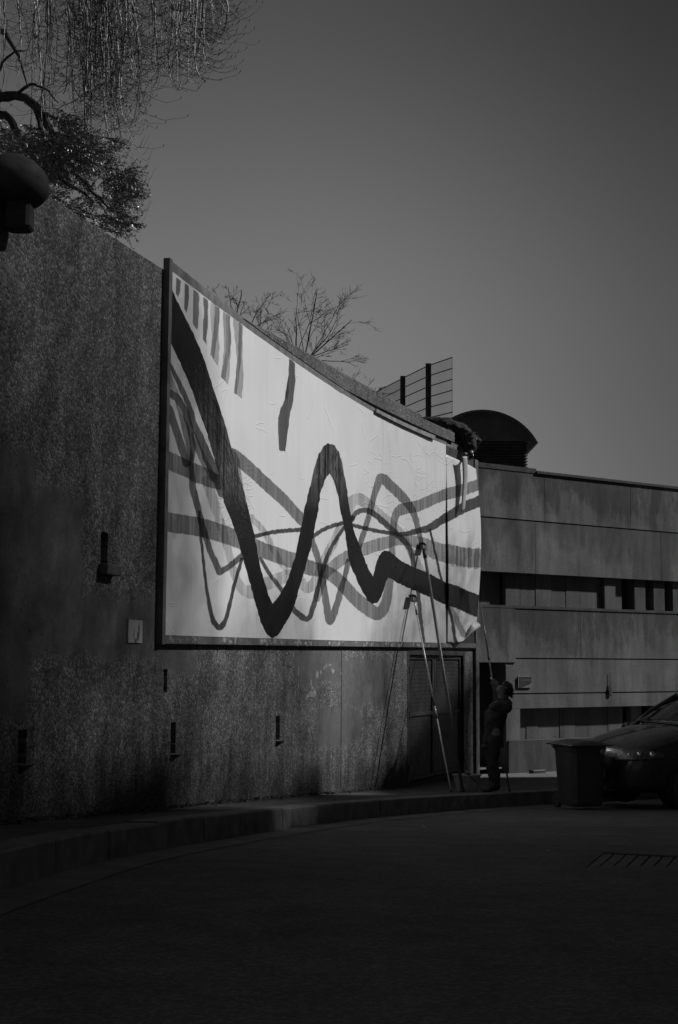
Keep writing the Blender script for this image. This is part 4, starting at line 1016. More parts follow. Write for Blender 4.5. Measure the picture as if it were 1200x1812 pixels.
pole('brush_pole', 'thin silver telescopic brush pole leaning on the billboard, left of the two', pA, fA, .0115, m_alu, [(.372, .022), (.448, .045), (.93, .03)], True, None)
hB = whit(750, 970, .12); pB = wp(hB[0], hB[1], .12); fB = at(819, 1397, 19.25); fB.z = side_z(19.25) + .004
pole('brush_pole', 'thicker dark grey brush pole leaning on the billboard beside the silver one', pB, fB, .024, m_galv, [(.97, .03)], True)
fC = at(902, 1394, 19.5); fC.z = side_z(19.5) + .004; pC = at(850, 1068, 21.6)
pole('brush_pole', 'brush pole held upright by the standing worker', pC, fC, .0125, m_galv, [(.36, .03), (.69, .03)], False, None)

# ------------------------------------------------------------------ people
def skin_mesh(name, chains, mat, parent=None, sub=2, root=None, fold=0):
    """chains: dict name->(pos, r); edges list of name pairs. One continuous surface."""
    nodes, edges = chains
    idx = {k: i for i, k in enumerate(nodes)}
    me = bpy.data.meshes.new(name); me.from_pydata([tuple(v[0]) for v in nodes.values()], [(idx[a], idx[b]) for a, b in edges], [])
    o = bpy.data.objects.new(name, me); COL.objects.link(o)
    o.modifiers.new('skin', 'SKIN'); s = o.modifiers.new('sub', 'SUBSURF'); s.levels = sub; s.render_levels = sub
    for i, v in enumerate(nodes.values()):
        q = me.skin_vertices[0].data[i]; rr_ = v[1] if hasattr(v[1], '__len__') else (v[1], v[1]); q.radius = rr_; q.use_root = (i == 0)
    bpy.context.view_layer.update()
    dg = bpy.context.evaluated_depsgraph_get(); ev = o.evaluated_get(dg); m2 = bpy.data.meshes.new_from_object(ev); m2.name = name
    if fold:
        for v in m2.vertices:
            c = v.co; v.co = c + v.normal * fold * (mnoise.noise(Vector((c.x * 9, c.y * 9, c.z * 16))) + .5 * mnoise.noise(c * 31))
    bpy.data.objects.remove(o); m2.materials.clear(); m2.materials.append(mat); m2.polygons.foreach_set('use_smooth', [True] * len(m2.polygons))
    o = bpy.data.objects.new(name, m2); COL.objects.link(o)
    if parent is not None: under(o, parent)
    return o
def mapn(d, f): return {k: (f(v[0]), v[1]) for k, v in d.items()}
def hand(nodes, edges, wrist, palm_dir, curl_to, side, pre, k=1.0):
    """five bent fingers on a palm; palm_dir along the hand, curl_to the way fingers bend, side across the palm"""
    w = nodes[wrist][0]; P = palm_dir.normalized(); C = curl_to.normalized(); Sd = side.normalized()
    nodes[pre + 'palm'] = (w + P * .05 * k, (.034 * k, .018 * k)); edges.append((wrist, pre + 'palm'))
    nodes[pre + 'knuckle'] = (w + P * .085 * k, (.036 * k, .015 * k)); edges.append((pre + 'palm', pre + 'knuckle'))
    for i, (o, L) in enumerate(((-.03, .07), (-.01, .08), (.011, .076), (.03, .06))):
        a = w + P * .09 * k + Sd * o * k; b1 = a + (P * .75 + C * .4) * L * .5 * k; c1 = b1 + (P * .1 + C) * L * .4 * k; d1 = c1 + (C * .5 - P * .8) * L * .3 * k
        for j, q in enumerate((a, b1, c1, d1)): nodes[f'{pre}f{i}{j}'] = (q, .0092 * k)
        edges += [(pre + 'knuckle', f'{pre}f{i}0'), (f'{pre}f{i}0', f'{pre}f{i}1'), (f'{pre}f{i}1', f'{pre}f{i}2'), (f'{pre}f{i}2', f'{pre}f{i}3')]
    a = w + P * .03 * k - Sd * .03 * k; b1 = a + (P * .5 - Sd * .6 + C * .5) * .04 * k; c1 = b1 + (P * .5 + C * .7) * .035 * k
    for j, q in enumerate((a, b1, c1)): nodes[f'{pre}t{j}'] = (q, .0105 * k)
    edges += [(pre + 'palm', f'{pre}t0'), (f'{pre}t0', f'{pre}t1'), (f'{pre}t1', f'{pre}t2')]

PD = 19.55
def A(x, y, o=0): return at(x, y, PD + o)
gz_ = side_z(PD) + .0
pole_at = lambda y: pC.lerp(fC, (y - 1068) / (1394 - 1068.0))
p1 = thing('person', 'person in dark clothes standing on the pavement, both hands on a raised pole', 'person', (A(876, 1394).x, PD, gz_))
def ptp(y):                              # point of the held pole at photo row y
    lo, hi = 0.0, 1.0
    for _ in range(40):
        m = (lo + hi) / 2; p = pC.lerp(fC, m); yy = project(np.array(p.x), np.array(p.y), np.array(p.z))[1]
        if yy < y: lo = m
        else: hi = m
    return pC.lerp(fC, lo)
hU = ptp(1203); hLo = ptp(1283)
nodes = {}; edges = []
def nd(k, p, r, par=None):
    nodes[k] = (Vector(p), r)
    if par: edges.append((par, k))
nd('pelvis', A(873, 1302), (.15, .13)); nd('waist', A(875, 1280), (.15, .125), 'pelvis'); nd('chest', A(881, 1258), (.16, .13), 'waist'); nd('shoulders', A(885, 1246), (.10, .085), 'chest'); nd('neck', A(887, 1237), .05, 'shoulders')
nd('jaw', A(888, 1231), (.052, .058), 'neck'); nd('skull', A(891, 1222), (.074, .084), 'jaw'); nd('crown', A(894, 1214), (.06, .065), 'skull'); nd('nose', A(878.5, 1221, -.02), .013, 'skull'); nd('brow', A(881, 1216, -.01), .03, 'skull')
for sgn, nm in ((-1, 'near'), (1, 'far')):
    o = .17 * sgn
    nd('sh_' + nm, A(886, 1249, o), .058, 'shoulders')
    if nm == 'near': el, hd = A(903, 1250, -.30), hU
    else: el, hd = A(863, 1266, .22), hLo
    if nm == 'near': el = A(902, 1253, -.22)
    nd('el_' + nm, el, .045, 'sh_' + nm); dirv = (hd - el).normalized(); wr = hd - dirv * .085
    nd('fa_' + nm, el.lerp(wr, .4), .04, 'el_' + nm); nd('wr_' + nm, wr, .028, 'fa_' + nm)
    hand(nodes, edges, 'wr_' + nm, dirv, Vector((-.3, .9 * -sgn, 0)), (fC - pC), nm)
    nd('hip_' + nm, A(873 + (1 if sgn < 0 else -2), 1308, o * .6), .088, 'pelvis'); nd('knee_' + nm, A(872 if sgn < 0 else 869, 1347, o * .62), .058, 'hip_' + nm); nd('calf_' + nm, A(875 if sgn < 0 else 871, 1362, o * .64), .052, 'knee_' + nm)
    an = A(878 if sgn < 0 else 875, 1384, o * .65); an.z = gz_ + .10; nd('ank_' + nm, an, .04, 'calf_' + nm)
    he = an + Vector((.03, 0, -.06)); ba = an + Vector((-.13, -.02 * sgn, -.07)); nd('ball_' + nm, ba, (.042, .03), 'ank_' + nm); nd('toe_' + nm, ba + Vector((-.07, 0, -.005)), (.03, .022), 'ball_' + nm)
skin_mesh('body', (nodes, edges), m_skin, p1, 2)
def sub(keys, extra, scale=None):
    n2 = {k: (nodes[k][0], tuple((q + extra) for q in (nodes[k][1] if hasattr(nodes[k][1], '__len__') else (nodes[k][1],) * 2))) for k in keys}
    return n2, [e for e in edges if e[0] in n2 and e[1] in n2]
jk = ['pelvis', 'waist', 'chest', 'shoulders', 'sh_near', 'sh_far', 'el_near', 'el_far', 'fa_near', 'fa_far', 'wr_near', 'wr_far']
n2, e2 = sub(jk, .034); n2['pelvis'] = (n2['pelvis'][0], (.165, .15)); n2['hem'] = (A(872.5, 1313), (.16, .15)); skin_mesh('jacket', (n2, e2 + [('pelvis', 'hem')]), m_cloth, p1, 3, fold=.014)
n2, e2 = sub(['pelvis', 'hip_near', 'hip_far', 'knee_near', 'knee_far', 'calf_near', 'calf_far', 'ank_near', 'ank_far'], .03); n2['pelvis'] = (n2['pelvis'][0], (.10, .10)); skin_mesh('trousers', (n2, e2), m_trouser, p1, 3, fold=.014)
for nm in ('near', 'far'):
    n2, e2 = sub(['ank_' + nm, 'ball_' + nm, 'toe_' + nm], .012); n2 = {'calf2': (nodes['ank_' + nm][0] + Vector((0, 0, .10)), (.058, .058)), **n2, 'heel': (nodes['ank_' + nm][0] + Vector((.045, 0, -.06)), (.04, .04))}
    skin_mesh('boot', (n2, e2 + [('calf2', 'ank_' + nm), ('ank_' + nm, 'heel')]), m_boot, p1, 1)
    n2, e2 = sub([k for k in nodes if k.startswith(nm) or k == 'wr_' + nm], .005); skin_mesh('glove', (n2, e2), m_glove, p1, 1)
hb_ = MB(); rr = random.Random(4); hc = nodes['skull'][0]
for i in range(210):                     # curly hair: short coiled locks over crown and back of the head
    th = rr.uniform(-1.9, 1.9); phi = rr.uniform(-.9, 1.3); dirv = Vector((math.cos(th) * math.cos(phi), math.sin(th) * math.cos(phi), math.sin(phi)))
    dirv = (dirv + Vector((.35, 0, .25))).normalized(); p = hc + Vector((dirv.x * .085, dirv.y * .08, dirv.z * .1 + .01)); q = p; pts = [q]
    L = rr.uniform(.03, .075); ph = rr.uniform(0, 6)
    for k in range(1, 6): pts.append(p + dirv * L * k / 5 + Vector((.012 * math.cos(ph + k * 1.6), .012 * math.sin(ph + k * 1.6), -.035 * (k / 5) ** 2)))
    hb_.tube(pts, [.012, .013, .012, .010, .008, .004], 4, False)
under(hb_.build('hair', m_hair, smooth=True), p1)
sf = MB(); 
nk = nodes['neck'][0]; sf.tube([nk + Vector((.075 * math.cos(a), .075 * math.sin(a), .012 * math.sin(2 * a) - .02)) for a in np.linspace(0, 6.283, 15)], .03, 7); under(sf.build('collar', m_cloth, smooth=True), p1)

# second worker lying over the wall top
p2 = thing('person', 'person in dark hooded jacket leaning over the wall top, holding the paper strip', 'person', at(790, 770, 23.7))
nodes = {}; edges = []
zt2 = top_z(11) - .02
nd('pelvis', at(745, 754, 24.9), (.17, .14)); nd('waist', at(768, 757, 24.35), (.18, .16), 'pelvis'); nd('chest', at(795, 761, 23.8), (.21, .19), 'waist'); nd('shoulders', at(814, 766, 23.5), (.17, .15), 'chest'); nd('neck', at(823, 769, 23.35), .06, 'shoulders')
nd('jaw', at(832, 780, 23.2), (.07, .075), 'neck'); nd('skull', at(836, 779, 23.1), (.09, .095), 'jaw'); nd('crown', at(843, 776, 23.0), (.065, .065), 'skull'); nd('nose', at(838, 791, 23.05), .014, 'jaw')
for nm, s0_, e0_, w0_, h0_ in (('left', (799, 767, 23.4), (789, 784, 23.15), (795, 795, 22.95), (798, 799, 22.85)), ('right', (826, 771, 23.3), (833, 791, 23.0), (834, 801, 22.85), (834, 806, 22.8))):
    nd('sh_' + nm, at(*s0_), .10, 'shoulders'); nd('el_' + nm, at(*e0_), .085, 'sh_' + nm); nd('wr_' + nm, at(*w0_), .032, 'el_' + nm)
    hand(nodes, edges, 'wr_' + nm, (at(*h0_) - at(*w0_)), Vector((-.4, .5, -.5)), Vector((1, .2, 0)), nm, 1.1)
    o = -10 if nm == 'left' else 10
    kn = at(715 + o, 765, 25.6); kn.z = zt2 - .45; nd('hip_' + nm, at(738 + o * .6, 758, 25.1), .095, 'pelvis'); nd('knee_' + nm, kn, .065, 'hip_' + nm); an = kn + Vector((-.25, .35, 0)); nd('ank_' + nm, an, .05, 'knee_' + nm); nd('toe_' + nm, an + Vector((-.08, .12, -.06)), .04, 'ank_' + nm)
skin_mesh('body', (nodes, edges), m_skin, p2, 2)
n2, e2 = sub(['pelvis', 'waist', 'chest', 'shoulders', 'sh_left', 'sh_right', 'el_left', 'el_right', 'wr_left', 'wr_right'], .042); skin_mesh('jacket', (n2, e2), m_cloth2, p2, 3, fold=.035)
n2, e2 = sub(['neck', 'jaw', 'skull', 'crown'], .06); skin_mesh('hood', (n2, e2), m_cloth2, p2, 3, fold=.04)
n2, e2 = sub(['pelvis'] + [k for k in nodes if k[:3] in ('hip', 'kne', 'ank', 'toe')], .02); skin_mesh('trousers', (n2, e2), m_cloth2, p2, 1)
for nm in ('left', 'right'):
    n2, e2 = sub([k for k in nodes if k.startswith(nm) or k == 'wr_' + nm], .006); skin_mesh('glove', (n2, e2), m_glove, p2, 1)
fz = MB(); rr = random.Random(8); hc = nodes['skull'][0]
for i in range(120):
    a = rr.uniform(0, 6.28); d = Vector((math.cos(a) * .6 + .4, -.2, math.sin(a))).normalized(); p = hc + d * .115; fz.tube([p, p + d * .03 + Vector((rr.gauss(0, .012), rr.gauss(0, .012), rr.gauss(0, .012)))], [.005, .002], 3, False)
under(fz.build('hood_trim', m_hair), p2)

# ------------------------------------------------------------------ bucket with brush, bin, block, drain
bk = ground_hit(826, 1395, side_z); bkd = 19.6; bkp = at(826, 1394, bkd); bkp.z = side_z(bkd) + .003
bu = thing('bucket', 'pale square paste bucket standing at the foot of the brush poles', 'bucket', bkp, .5)
hB_ = 30 / F * bkd; wT = 20.5 / F * bkd; wB = 14 / F * bkd
b = MB(); b.lathe([(wB, 0), (wT * .97, hB_ * .93), (wT * .97, hB_ * .935), (wT * .92, hB_ * .935), (wB * .95, .02)], 24, sq=5); b.build('tub', m_pale, bu, bevel=0)
b = MB(); b.lathe([(wT * .98, hB_ * .92), (wT * 1.05, hB_ * .93), (wT * 1.05, hB_ * .99), (wT * .98, hB_), (wT * .93, hB_ * .99), (wT * .93, hB_ * .93)], 24, sq=5); b.build('rim', plain('rim_plastic', .45, .4, .1, 8), bu)
b = MB(); b.tube([Vector((wT * math.cos(a) * 1.05, wT * .2, hB_ * .95 - .09 * math.sin(a))) for a in np.linspace(0, math.pi, 9)], .004, 5); b.build('handle', m_dark, bu)
bq = at(830, 1371, bkd - .15); be = at(843, 1385, bkd - .22)
st = thing('paste_brush', 'short dark brush handle poking out over the side of the pale bucket', 'brush', be)
b = MB(); b.tube([Vector((0, 0, 0)), (bq - be) * 1.0], [.012, .011], 7); b.build('handle', m_grip, st)
b = MB(); d_ = (bq - be).normalized(); b.tube([(bq - be), (bq - be) + d_ * .03 + Vector((0, .12, .0))], [.03, .035], 8); b.build('brush_block', m_black, st)

BD = 18.85; bpos = at(1027, 1419, BD); bpos.z = road_z(BD) + .004; px = BD / F
bn = thing('wheeled_bin', 'black wheeled refuse bin with domed lid at the kerb in front of the parked car', 'bin', bpos, .35)
hb2 = 112 * px; wt2, wb2, dt2, db2 = .275, .235, .29, .24
b = MB(); 
def binpt(z): t = z / hb2; return wb2 + (wt2 - wb2) * t, db2 + (dt2 - db2) * t
prof = []
for z in (.05, .10, hb2 * .55, hb2 * .9, hb2 * .905, hb2 * .97): prof.append(z)
vs = []; n = 28
for z in prof:
    w, d = binpt(z); k = 1.05 if z > hb2 * .902 else (.93 if z < .06 else 1)
    for i in range(n):
        a = 2 * math.pi * i / n; c, s = math.cos(a), math.sin(a); e = (abs(c) ** 6 + abs(s) ** 6) ** (-1 / 6); vs.append((w * k * e * c, d * k * e * s, z))
fs = [(i * n + k, i * n + (k + 1) % n, (i + 1) * n + (k + 1) % n, (i + 1) * n + k) for i in range(len(prof) - 1) for k in range(n)] + [tuple(range(n - 1, -1, -1)), tuple(range((len(prof) - 1) * n, len(prof) * n))]
b.add(vs, fs); b.build('body', m_bin, bn)
b = MB(); b.slab(lambda u, v, t: ((u - .5) * 2 * (wt2 + .05), (v - .5) * 2 * (dt2 + .06), hb2 * .975 + t + .055 * (1 - (2 * u - 1) ** 2) * (1 - (2 * v - 1) ** 4) ** .5), 14, 10, .02)
b.build('lid', m_bin, bn, smooth=False, bevel=.006)
b = MB(); b.tube([(-wt2 * .8, dt2 + .05, hb2 * .93), (-wt2 * .75, dt2 + .11, hb2 * .95), (wt2 * .75, dt2 + .11, hb2 * .95), (wt2 * .8, dt2 + .05, hb2 * .93)], .016, 8); b.build('handle', m_bin, bn)
for sx in (-1, 1):
    b = MB(); b.tube([(sx * wb2 * .8, db2 + .02, .1), (sx * (wb2 * .8 + .05), db2 + .02, .1)], .1, 16); b.build('wheel', m_tyre, bn)
b = MB(); b.tube([(wt2 * .55, -dt2 - .035, hb2 * .90), (wt2 * .55, -dt2 - .05, hb2 * .90)], .04, 14); b.build('glint_disc', plain('glint_metal', .6, .2, .1, 10, metal=.9), bn)  # added bright disc standing in for a glint on the bin
for sx in (-.5, 0, .5):
    b = MB(); b.box(sx * wb2 - .012, sx * wb2 + .012, -dt2 * .97, -db2 * .98, .15, hb2 * .86); 
bl = at(936, 1363, 23.6); bl.z = side_z(23.6) + .015
t = bhit(936, 1362)[0]; 
b = MB(); q = bp(t, side_z(24.5) + .01, .22); 
b.box(-.15, .15, -.06, .06, 0, .06); o = b.build('loose_brick', m_black, loc=(q.x, q.y, side_z(q.y) + .016)); o.rotation_euler = (0, 0, .6)
md = o.modifiers.new('bevel', 'BEVEL'); md.width = .006; tag(o, 'dark flat brick lying on the pavement at the foot of the concrete building', 'brick')

dq = ground_hit(1150, 1531, road_z); 
dr = thing('drain_cover', 'square iron drain cover set in the road at the lower right', 'drain', dq + Vector((0, 0, .004)), -.35)
b = MB(); w = .42
for (x0, x1, y0, y1) in ((-w, w, -w, -w + .07), (-w, w, w - .07, w), (-w, -w + .07, -w + .07, w - .07), (w - .07, w, -w + .07, w - .07)): b.box(x0, x1, y0, y1, -.05, .012)
b.build('frame', plain('drain_frame', .10, .8, .3, 6), dr)
for i in range(9):
    b = MB(); x = -w + .1 + (2 * w - .2) * i / 8; b.box(x - .034, x + .034, -w + .073, w - .073, -.028, .006); b.build('bar', plain('drain_bar', .09, .6, .3, 6), dr)
b = MB(); b.box(-w + .071, w - .071, -w + .071, w - .071, -.08, -.03); b.build('pit', plain('drain_pit', .07, .9, .3, 6), dr)

# litter along the wall and kerb
rr = random.Random(12)
def scrap(x, y, size, label, group=None, fz=side_z, name='paper_scrap', mat=m_white):
    p = ground_hit(x, y, fz); p.z = fz(p.y) + .018; b = MB(); n = 7; pts = []
    for i in range(n): a = 6.283 * i / n; q = size * rr.uniform(.5, 1.1); pts.append((q * math.cos(a), q * math.sin(a) * .8, rr.uniform(0, size * .5)))
    b.add([(0, 0, size * .55)] + pts, [(0, 1 + i, 1 + (i + 1) % n) for i in range(n)])
    tag(b.build(name, mat, loc=p), label, 'litter', group)
scrap(300, 1403, .03, 'white paper scrap at the foot of the wall below the left end of the billboard')
scrap(589, 1382, .035, 'white scrap beside the dark joint at the foot of the wall')
scrap(701, 1393, .045, 'white paper scrap on the pavement left of the metal doors')
scrap(512, 1396, .05, 'largest white scrap of the litter scattered below the middle of the billboard')
scrap(470, 1411, .03, 'pale crumpled scrap at the left of the litter below the middle of the billboard')
lb = MB()
def crumb(x, y, size, fz):
    p = ground_hit(x, y, fz); p.z = fz(p.y) + .018; n = 6; pts = [p + Vector((0, 0, size * .5))]
    for i in range(n): a = 6.283 * i / n; q = size * rr.uniform(.5, 1.1); pts.append(p + Vector((q * math.cos(a), q * math.sin(a) * .8, rr.uniform(0, size * .5))))
    lb.add(pts, [(0, 1 + i, 1 + (i + 1) % n) for i in range(n)])
for (x, y) in ((447, 1404), (455, 1406), (462, 1411), (478, 1413), (489, 1414), (440, 1402), (422, 1404), (546, 1398), (360, 1409), (270, 1410), (505, 1389), (930, 1385), (975, 1380), (472, 1392), (640, 1386), (452, 1401), (483, 1409), (496, 1412), (520, 1401)): crumb(x, y, rr.uniform(.010, .028), side_z)
for (x, y) in ((500, 1449), (640, 1440), (350, 1480), (750, 1467), (382, 1455), (958, 1427), (985, 1427), (1108, 1494), (970, 1510)): crumb(x, y, rr.uniform(.01, .02), road_z)
o = lb.build('litter_crumbs', m_white); tag(o, kind='stuff')
b = MB()
for i in range(1500):                    # dead leaves and grit gathered at the foot of the wall
    s = rr.uniform(-4, 9); off = abs(rr.gauss(0, .10)) + .01; p = wp(s, 0, off); p.z = side_z(p.y) + .02 + .012 * 1.0 + rr.random() * .02 * max(0, 1 - off * 4); q = rr.uniform(.008, .028); a = rr.uniform(0, 6.28)
    u = Vector((math.cos(a), math.sin(a), rr.gauss(0, .35))) * q; v = Vector((-math.sin(a), math.cos(a), rr.gauss(0, .35))) * q * .6
    b.add([p - u, p - v, p + u, p + v], [(0, 1, 2, 3)])
o = b.build('leaf_litter', plain('dead_leaf', .05, .8, .6, 6)); tag(o, kind='stuff')

# ------------------------------------------------------------------ parked car
cp = Vector((3.63, 19.33, road_z(19.1)))
car = thing('parked_car', 'black people carrier parked nose towards the camera behind the refuse bin', 'car', cp)
HD = math.radians(65); fwd_ = Vector((-math.sin(HD), -math.cos(HD), 0))
car.rotation_euler = (0, 0, math.atan2(fwd_.y, fwd_.x))
# local: +x forward (front bumper at x = 0), +y left, z up
ST = [  # x, half width, z low, z side top (belt), z crown
    (0.0, .52, .34, .58, .66), (-.05, .68, .24, .68, .78), (-.2, .79, .20, .80, .88), (-.5, .85, .19, .92, 1.0), (-.9, .88, .19, 1.01, 1.10), (-1.2, .885, .19, 1.06, 1.15), (-1.7, .89, .19, 1.07, 1.13), (-2.4, .89, .19, 1.07, 1.12), (-3.2, .885, .19, 1.07, 1.12), (-3.9, .86, .2, 1.07, 1.12), (-4.25, .78, .28, 1.02, 1.08), (-4.35, .66, .36, .95, 1.02)]
b = MB(); sec = []
for (x, w, zl_, zs, zc) in ST:
    row = [(x, -w * .88, zl_), (x, -w * .99, zl_ + .14), (x, -w, (zl_ + zs) / 2), (x, -w * .985, zs - .08), (x, -w * .93, zs), (x, -w * .6, zc - .02), (x, 0, zc), (x, w * .6, zc - .02), (x, w * .93, zs), (x, w * .985, zs - .08), (x, w, (zl_ + zs) / 2), (x, w * .99, zl_ + .14), (x, w * .88, zl_)]
    sec.append(row)
n = 13; vs = [p for r_ in sec for p in r_]; fs = []
for i in range(len(sec) - 1):
    for k in range(n):
        k2 = (k + 1) % n; fs.append((i * n + k, (i + 1) * n + k, (i + 1) * n + k2, i * n + k2))
fs.append(tuple(range(n))); fs.append(tuple((len(sec) - 1) * n + k for k in range(n - 1, -1, -1)))
b.add(vs, fs); o = b.build('body', m_car, car, smooth=True); md = o.modifiers.new('sub', 'SUBSURF'); md.levels = 2; md.render_levels = 2
from mathutils.bvhtree import BVHTree
bpy.context.view_layer.update(); _ev = o.evaluated_get(bpy.context.evaluated_depsgraph_get()); _me = _ev.to_mesh(); BV = BVHTree.FromPolygons([v.co.copy() for v in _me.vertices], [tuple(p.vertices) for p in _me.polygons]); _ev.to_mesh_clear()
m_glass = plain('car_glass', .02, .05, .1, 2, spec=.8)
def cab(u, y): return None
# greenhouse: roof and pillars
A0, A1 = (-1.12, .80, 1.13), (-2.0, .62, 1.53)      # windscreen base, top
b = MB(); b.slab(lambda u, v, t: ((-1.93 - 1.9 * u) + .05 * (2 * v - 1) ** 2 * (-1 if u < .5 else 1) * 0, (2 * v - 1) * (.61 + .02 * math.sin(u * 3.14)), 1.50 + .06 * math.sin(u * 3.14 * .9 + .2) * 1.0 - .05 * (2 * v - 1) ** 4 + t), 10, 10, .04); b.build('roof', m_car, car, smooth=True)
b = MB(); b.slab(lambda u, v, t: (A0[0] + (A1[0] - A0[0]) * v - .16 * (2 * u - 1) ** 2 * (1 - .5 * v) + t * .5, (2 * u - 1) * (A0[1] + (A1[1] - A0[1]) * v) * .94, A0[2] + (A1[2] - A0[2]) * v + .03 * math.sin(v * 3.14) + t * .6), 12, 8, .012); b.build('windscreen', m_glass, car, smooth=True)
for sy in (-1, 1):
    def side(x0, x1, x2, x3, inset=0): return [(x0, sy * (.83 - inset), 1.0), (x1, sy * (.83 - inset), 1.0), (x2, sy * (.62 - inset), 1.49), (x3, sy * (.62 - inset), 1.49)]
    for q in ((-1.30, -2.25, -2.25, -2.02), (-2.33, -3.2, -3.2, -2.33), (-3.28, -3.85, -3.65, -3.28)):
        s = side(*q); b = MB(); b.add(s + [(x, y - sy * .02, z) for x, y, z in s], [(0, 1, 2, 3), (7, 6, 5, 4), (0, 4, 5, 1), (1, 5, 6, 2), (2, 6, 7, 3), (3, 7, 4, 0)]); b.build('side_window', m_glass, car)
    for P in ([(-1.12, sy * .80, .98), (-1.55, sy * .74, 1.28), (-1.95, sy * .61, 1.52)], [(-2.29, sy * .835, .98), (-2.29, sy * .625, 1.5)], [(-3.24, sy * .835, .98), (-3.24, sy * .625, 1.5)], [(-4.0, sy * .80, .98), (-3.72, sy * .61, 1.5)]):
        b = MB(); b.tube(P, .04, 6); b.build('pillar', m_car, car, smooth=True)
    b = MB(); b.ball((-1.28, sy * .98, 1.03), .1, 8, (.6, 1.1, .8)); b.tube([(-1.25, sy * .86, .98), (-1.27, sy * .95, 1.0)], .025, 6); b.build('wing_mirror', m_car, car, smooth=True)
    # headlight: chrome pan and bowls hugging the body, under the same outline
    def hug(u, v, lift):
        ph = math.radians(24 + 40 * u); z = .665 + .035 * u + (.03 + .115 * math.sin(min(1, .12 + u * .95) * 2.7)) * v
        d = Vector((math.cos(ph), sy * math.sin(ph), 0)); o = Vector((-.95, 0, z)); hit = BV.ray_cast(o + d * 2.5, -d)
        p = hit[0] if hit[0] is not None else o + d * .85
        return p + d * lift
    hl_ = MB(); hl_.slab(lambda u, v, t: hug(u, v, .004 + t), 16, 5, .006)
    h_ = hl_.build('headlight', plain('headlight_pan', .16, .3, .5, 22, metal=.5), car, smooth=True)
    for (u, rad) in ((.30, .035), (.50, .045), (.74, .055)):
        c0 = hug(u, .5, -.008); s = MB(); s.ball(c0, rad, 10, (.8, .8, 1)); s.build('lamp_bowl', plain('lamp_chrome', .8, .1, .05, 10, metal=1), h_, smooth=True)
for x in (-.95, -3.5):
    for sy in (-1, 1):
        w_ = bpy.data.objects.new('wheel', None); COL.objects.link(w_); w_.parent = car; w_.location = (x, sy * .80, .31)
        b = MB(); pr = [(.205, -.09), (.29, -.10), (.312, -.07), (.312, .07), (.29, .10), (.205, .09)]
        vs = []; n = 32
        for rr_, yy in pr:
            for k in range(n): a = 6.2832 * k / n; vs.append((rr_ * math.cos(a), yy, rr_ * math.sin(a)))
        b.add(vs, [(i * n + k, i * n + (k + 1) % n, ((i + 1) % 6) * n + (k + 1) % n, ((i + 1) % 6) * n + k) for i in range(6) for k in range(n)]); b.build('tyre', m_tyre, w_, smooth=False)
        b = MB(); yo = sy * .06
        b.tube([(0, yo - sy * .04, 0), (0, yo + sy * .02, 0)], .055, 12)
        for k in range(9):
            a = 6.2832 * k / 9; b.tube([(.04 * math.cos(a), yo + sy * .01, .04 * math.sin(a)), (.2 * math.cos(a), yo, .2 * math.sin(a))], [.02, .016], 5)
        b.tube([(.2 * math.cos(a), yo, .2 * math.sin(a)) for a in np.linspace(0, 6.2832, 33)], .014, 6); b.build('rim', m_rim, w_, smooth=True)
        b = MB(); b.tube([(x, sy * .80 - sy * .22, .33), (x, sy * .885, .33)], .36, 28); b.build('wheel_arch', m_trim, car)
b = MB(); b.slab(lambda u, v, t: (.015 - .10 * (2 * u - 1) ** 2 + t, (2 * u - 1) * .36, .36 + .16 * v), 8, 3, .01); b.build('grille', m_trim, car)
b = MB(); b.slab(lambda u, v, t: (.03 + t, (2 * u - 1) * .26, .42 + .11 * v), 2, 2, .008); b.build('number_plate', plain('plate_white', .4, .4, .05, 5), car)
for y0 in (-.1, .45):
    b = MB(); b.tube([(-1.0, y0, 1.015), (-1.12, y0 - .25, 1.05), (-1.22, y0 - .48, 1.08)], .009, 5); b.build('wiper', m_trim, car)

# ------------------------------------------------------------------ unseen block and trees outside the frame, added to shade road and wall

m_ren = plain('render_wall', .5, .9, .2, 1.5)  # pale, so the added block also bounces fill light
blk = thing('shade_block', 'unseen rendered block right of the frame, added to shade the road and wall', 'building', (18, 0, 0))
BX0, BX1, BY0, BY1, BH = 14.0, 24.0, -26.0, 26.2, 10.4  # added block; stepped heights set how far up its shade reaches
b = MB(); b.box(BX0 - 18, BX1 - 18, BY0, 16.0, -3, 13.1); b.box(BX0 - 17.99, BX1 - 18, 16.01, 20.5, -3, 11.4); b.box(BX0 - 17.98, BX1 - 18, 20.51, BY1, -3, BH); b.build('wall', m_ren, blk)
b = MB(); b.box(BX0 - 18.1, BX1 - 17.9, BY0 - .1, 16.0, 13.11, 13.25); b.box(BX0 - 18.09, BX1 - 17.9, 16.02, 20.5, 11.41, 11.55); b.box(BX0 - 18.08, BX1 - 17.9, 20.52, BY1 + .1, BH + .01, BH + .15); b.build('roof', m_dark, blk)
wb = MB(); wb.box(-.03, .02, -.55, .55, 0, 1.6); w0 = None
for fl_ in range(3):
    for k in range(15):
        if w0 is None: w0 = wb.build('window', plain('dark_glass', .02, .08, .1, 2), blk, loc=(BX0 - 18, BY0 + 2 + 3 * k, 1.6 + 3.2 * fl_)); continue
        o = obj_copy(w0, blk); o.location = (BX0 - 18, BY0 + 2 + 3 * k, 1.6 + 3.2 * fl_)
m_sleaf = plain('shade_tree_leaf', .11, .6, .4, 10)
rs = np.random.default_rng(31)
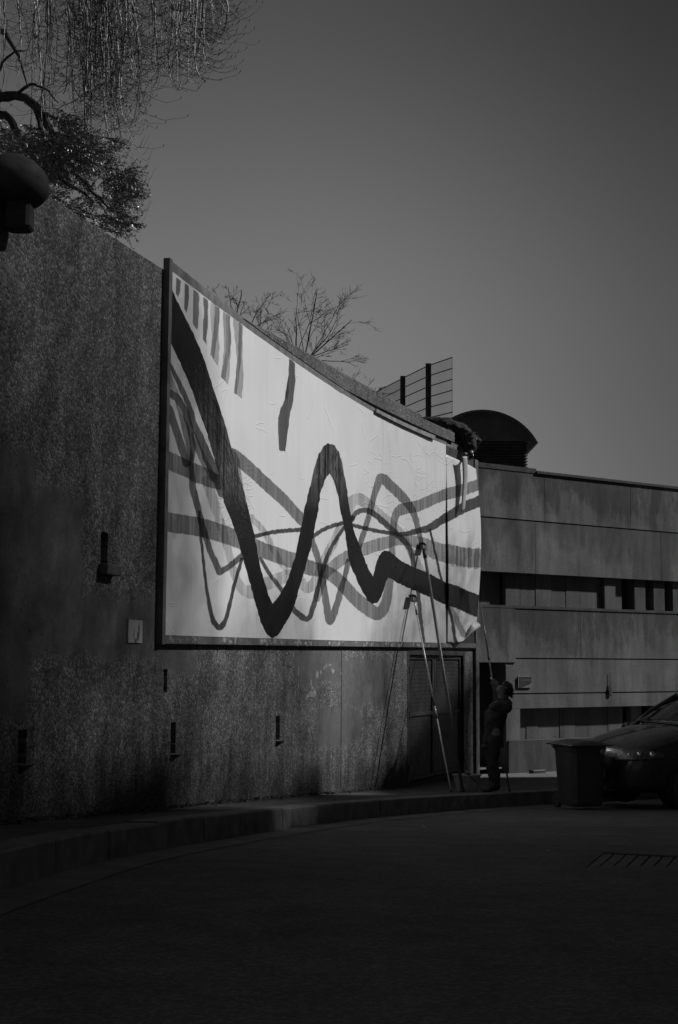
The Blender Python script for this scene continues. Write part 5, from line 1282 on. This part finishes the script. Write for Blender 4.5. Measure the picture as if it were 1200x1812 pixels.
def shade_tree(label, x, d, zc, rxy, rz, nleaf, seed):
    r_ = random.Random(seed); g = road_z(d) + .1; t = thing('shade_tree', label, 'tree', (x, d, g), 0, 'added shade trees outside the frame')
    b = MB(); b.tube([(0, 0, -.3), (.03, 0, 1.5), (0, .05, (zc - g) * .5), (.05, 0, zc - g)], [.19, .16, .13, .07], 9); b.build('trunk', m_bark, t, smooth=True)
    b = MB()
    for k in range(9):
        a = 6.283 * k / 9 + r_.random(); e = r_.uniform(-.2, .9); tip = Vector((math.cos(a) * rxy * .8, math.sin(a) * rxy * .8, zc - g + e * rz * .8)); o = Vector((0, 0, (zc - g) * r_.uniform(.45, .8)))
        b.tube([o, o.lerp(tip, .5) + Vector((0, 0, .3)), tip], [.07, .045, .015], 5)
    b.build('limb', m_bark, t, smooth=True)
    n = nleaf; v = rs.normal(size=(n, 3)); v /= np.linalg.norm(v, axis=1)[:, None]; q = v * (rs.random(n) ** .38)[:, None] * np.array([rxy, rxy, rz]); q[:, 2] += zc - g
    q += rs.normal(size=(n, 3)) * .12
    u = rs.normal(size=(n, 3)); u /= np.linalg.norm(u, axis=1)[:, None]; w = np.cross(u, rs.normal(size=(n, 3))); w /= np.linalg.norm(w, axis=1)[:, None]
    le = rs.uniform(.022, .045, n)[:, None]; vs = np.stack([q - u * le, q - w * le * .7, q + u * le, q + w * le * .7], 1).reshape(-1, 3).astype(np.float32)
    me = bpy.data.meshes.new('crown'); me.vertices.add(4 * n); me.vertices.foreach_set('co', vs.ravel()); me.loops.add(4 * n); me.loops.foreach_set('vertex_index', np.arange(4 * n, dtype=np.int32))
    me.polygons.add(n); me.polygons.foreach_set('loop_start', np.arange(0, 4 * n, 4, dtype=np.int32)); me.polygons.foreach_set('loop_total', np.full(n, 4, dtype=np.int32)); me.update(calc_edges=True); me.validate()
    me.materials.append(m_sleaf); o = bpy.data.objects.new('crown', me); COL.objects.link(o); o.parent = t
TREES = [(9.4, 8.9, 9.8, 3.3, 4.6, 98000), (9.6, 12.3, 10.2, 3.7, 4.4, 74000), (9.8, 16.6, 6.9, 3.4, 2.8, 40000), (9.8, 22.6, 6.2, 3.2, 2.7, 22000)]  # added crowns, placed and filled for the shade wanted on wall and kerb
for i, (x, d, zc, a_, c_2, n) in enumerate(TREES):
    shade_tree('%s unseen leafy tree right of the frame, added to shade wall and road' % ('nearest', 'second nearest', 'second farthest', 'farthest')[i], x, d, zc, a_, c_2, n, i)
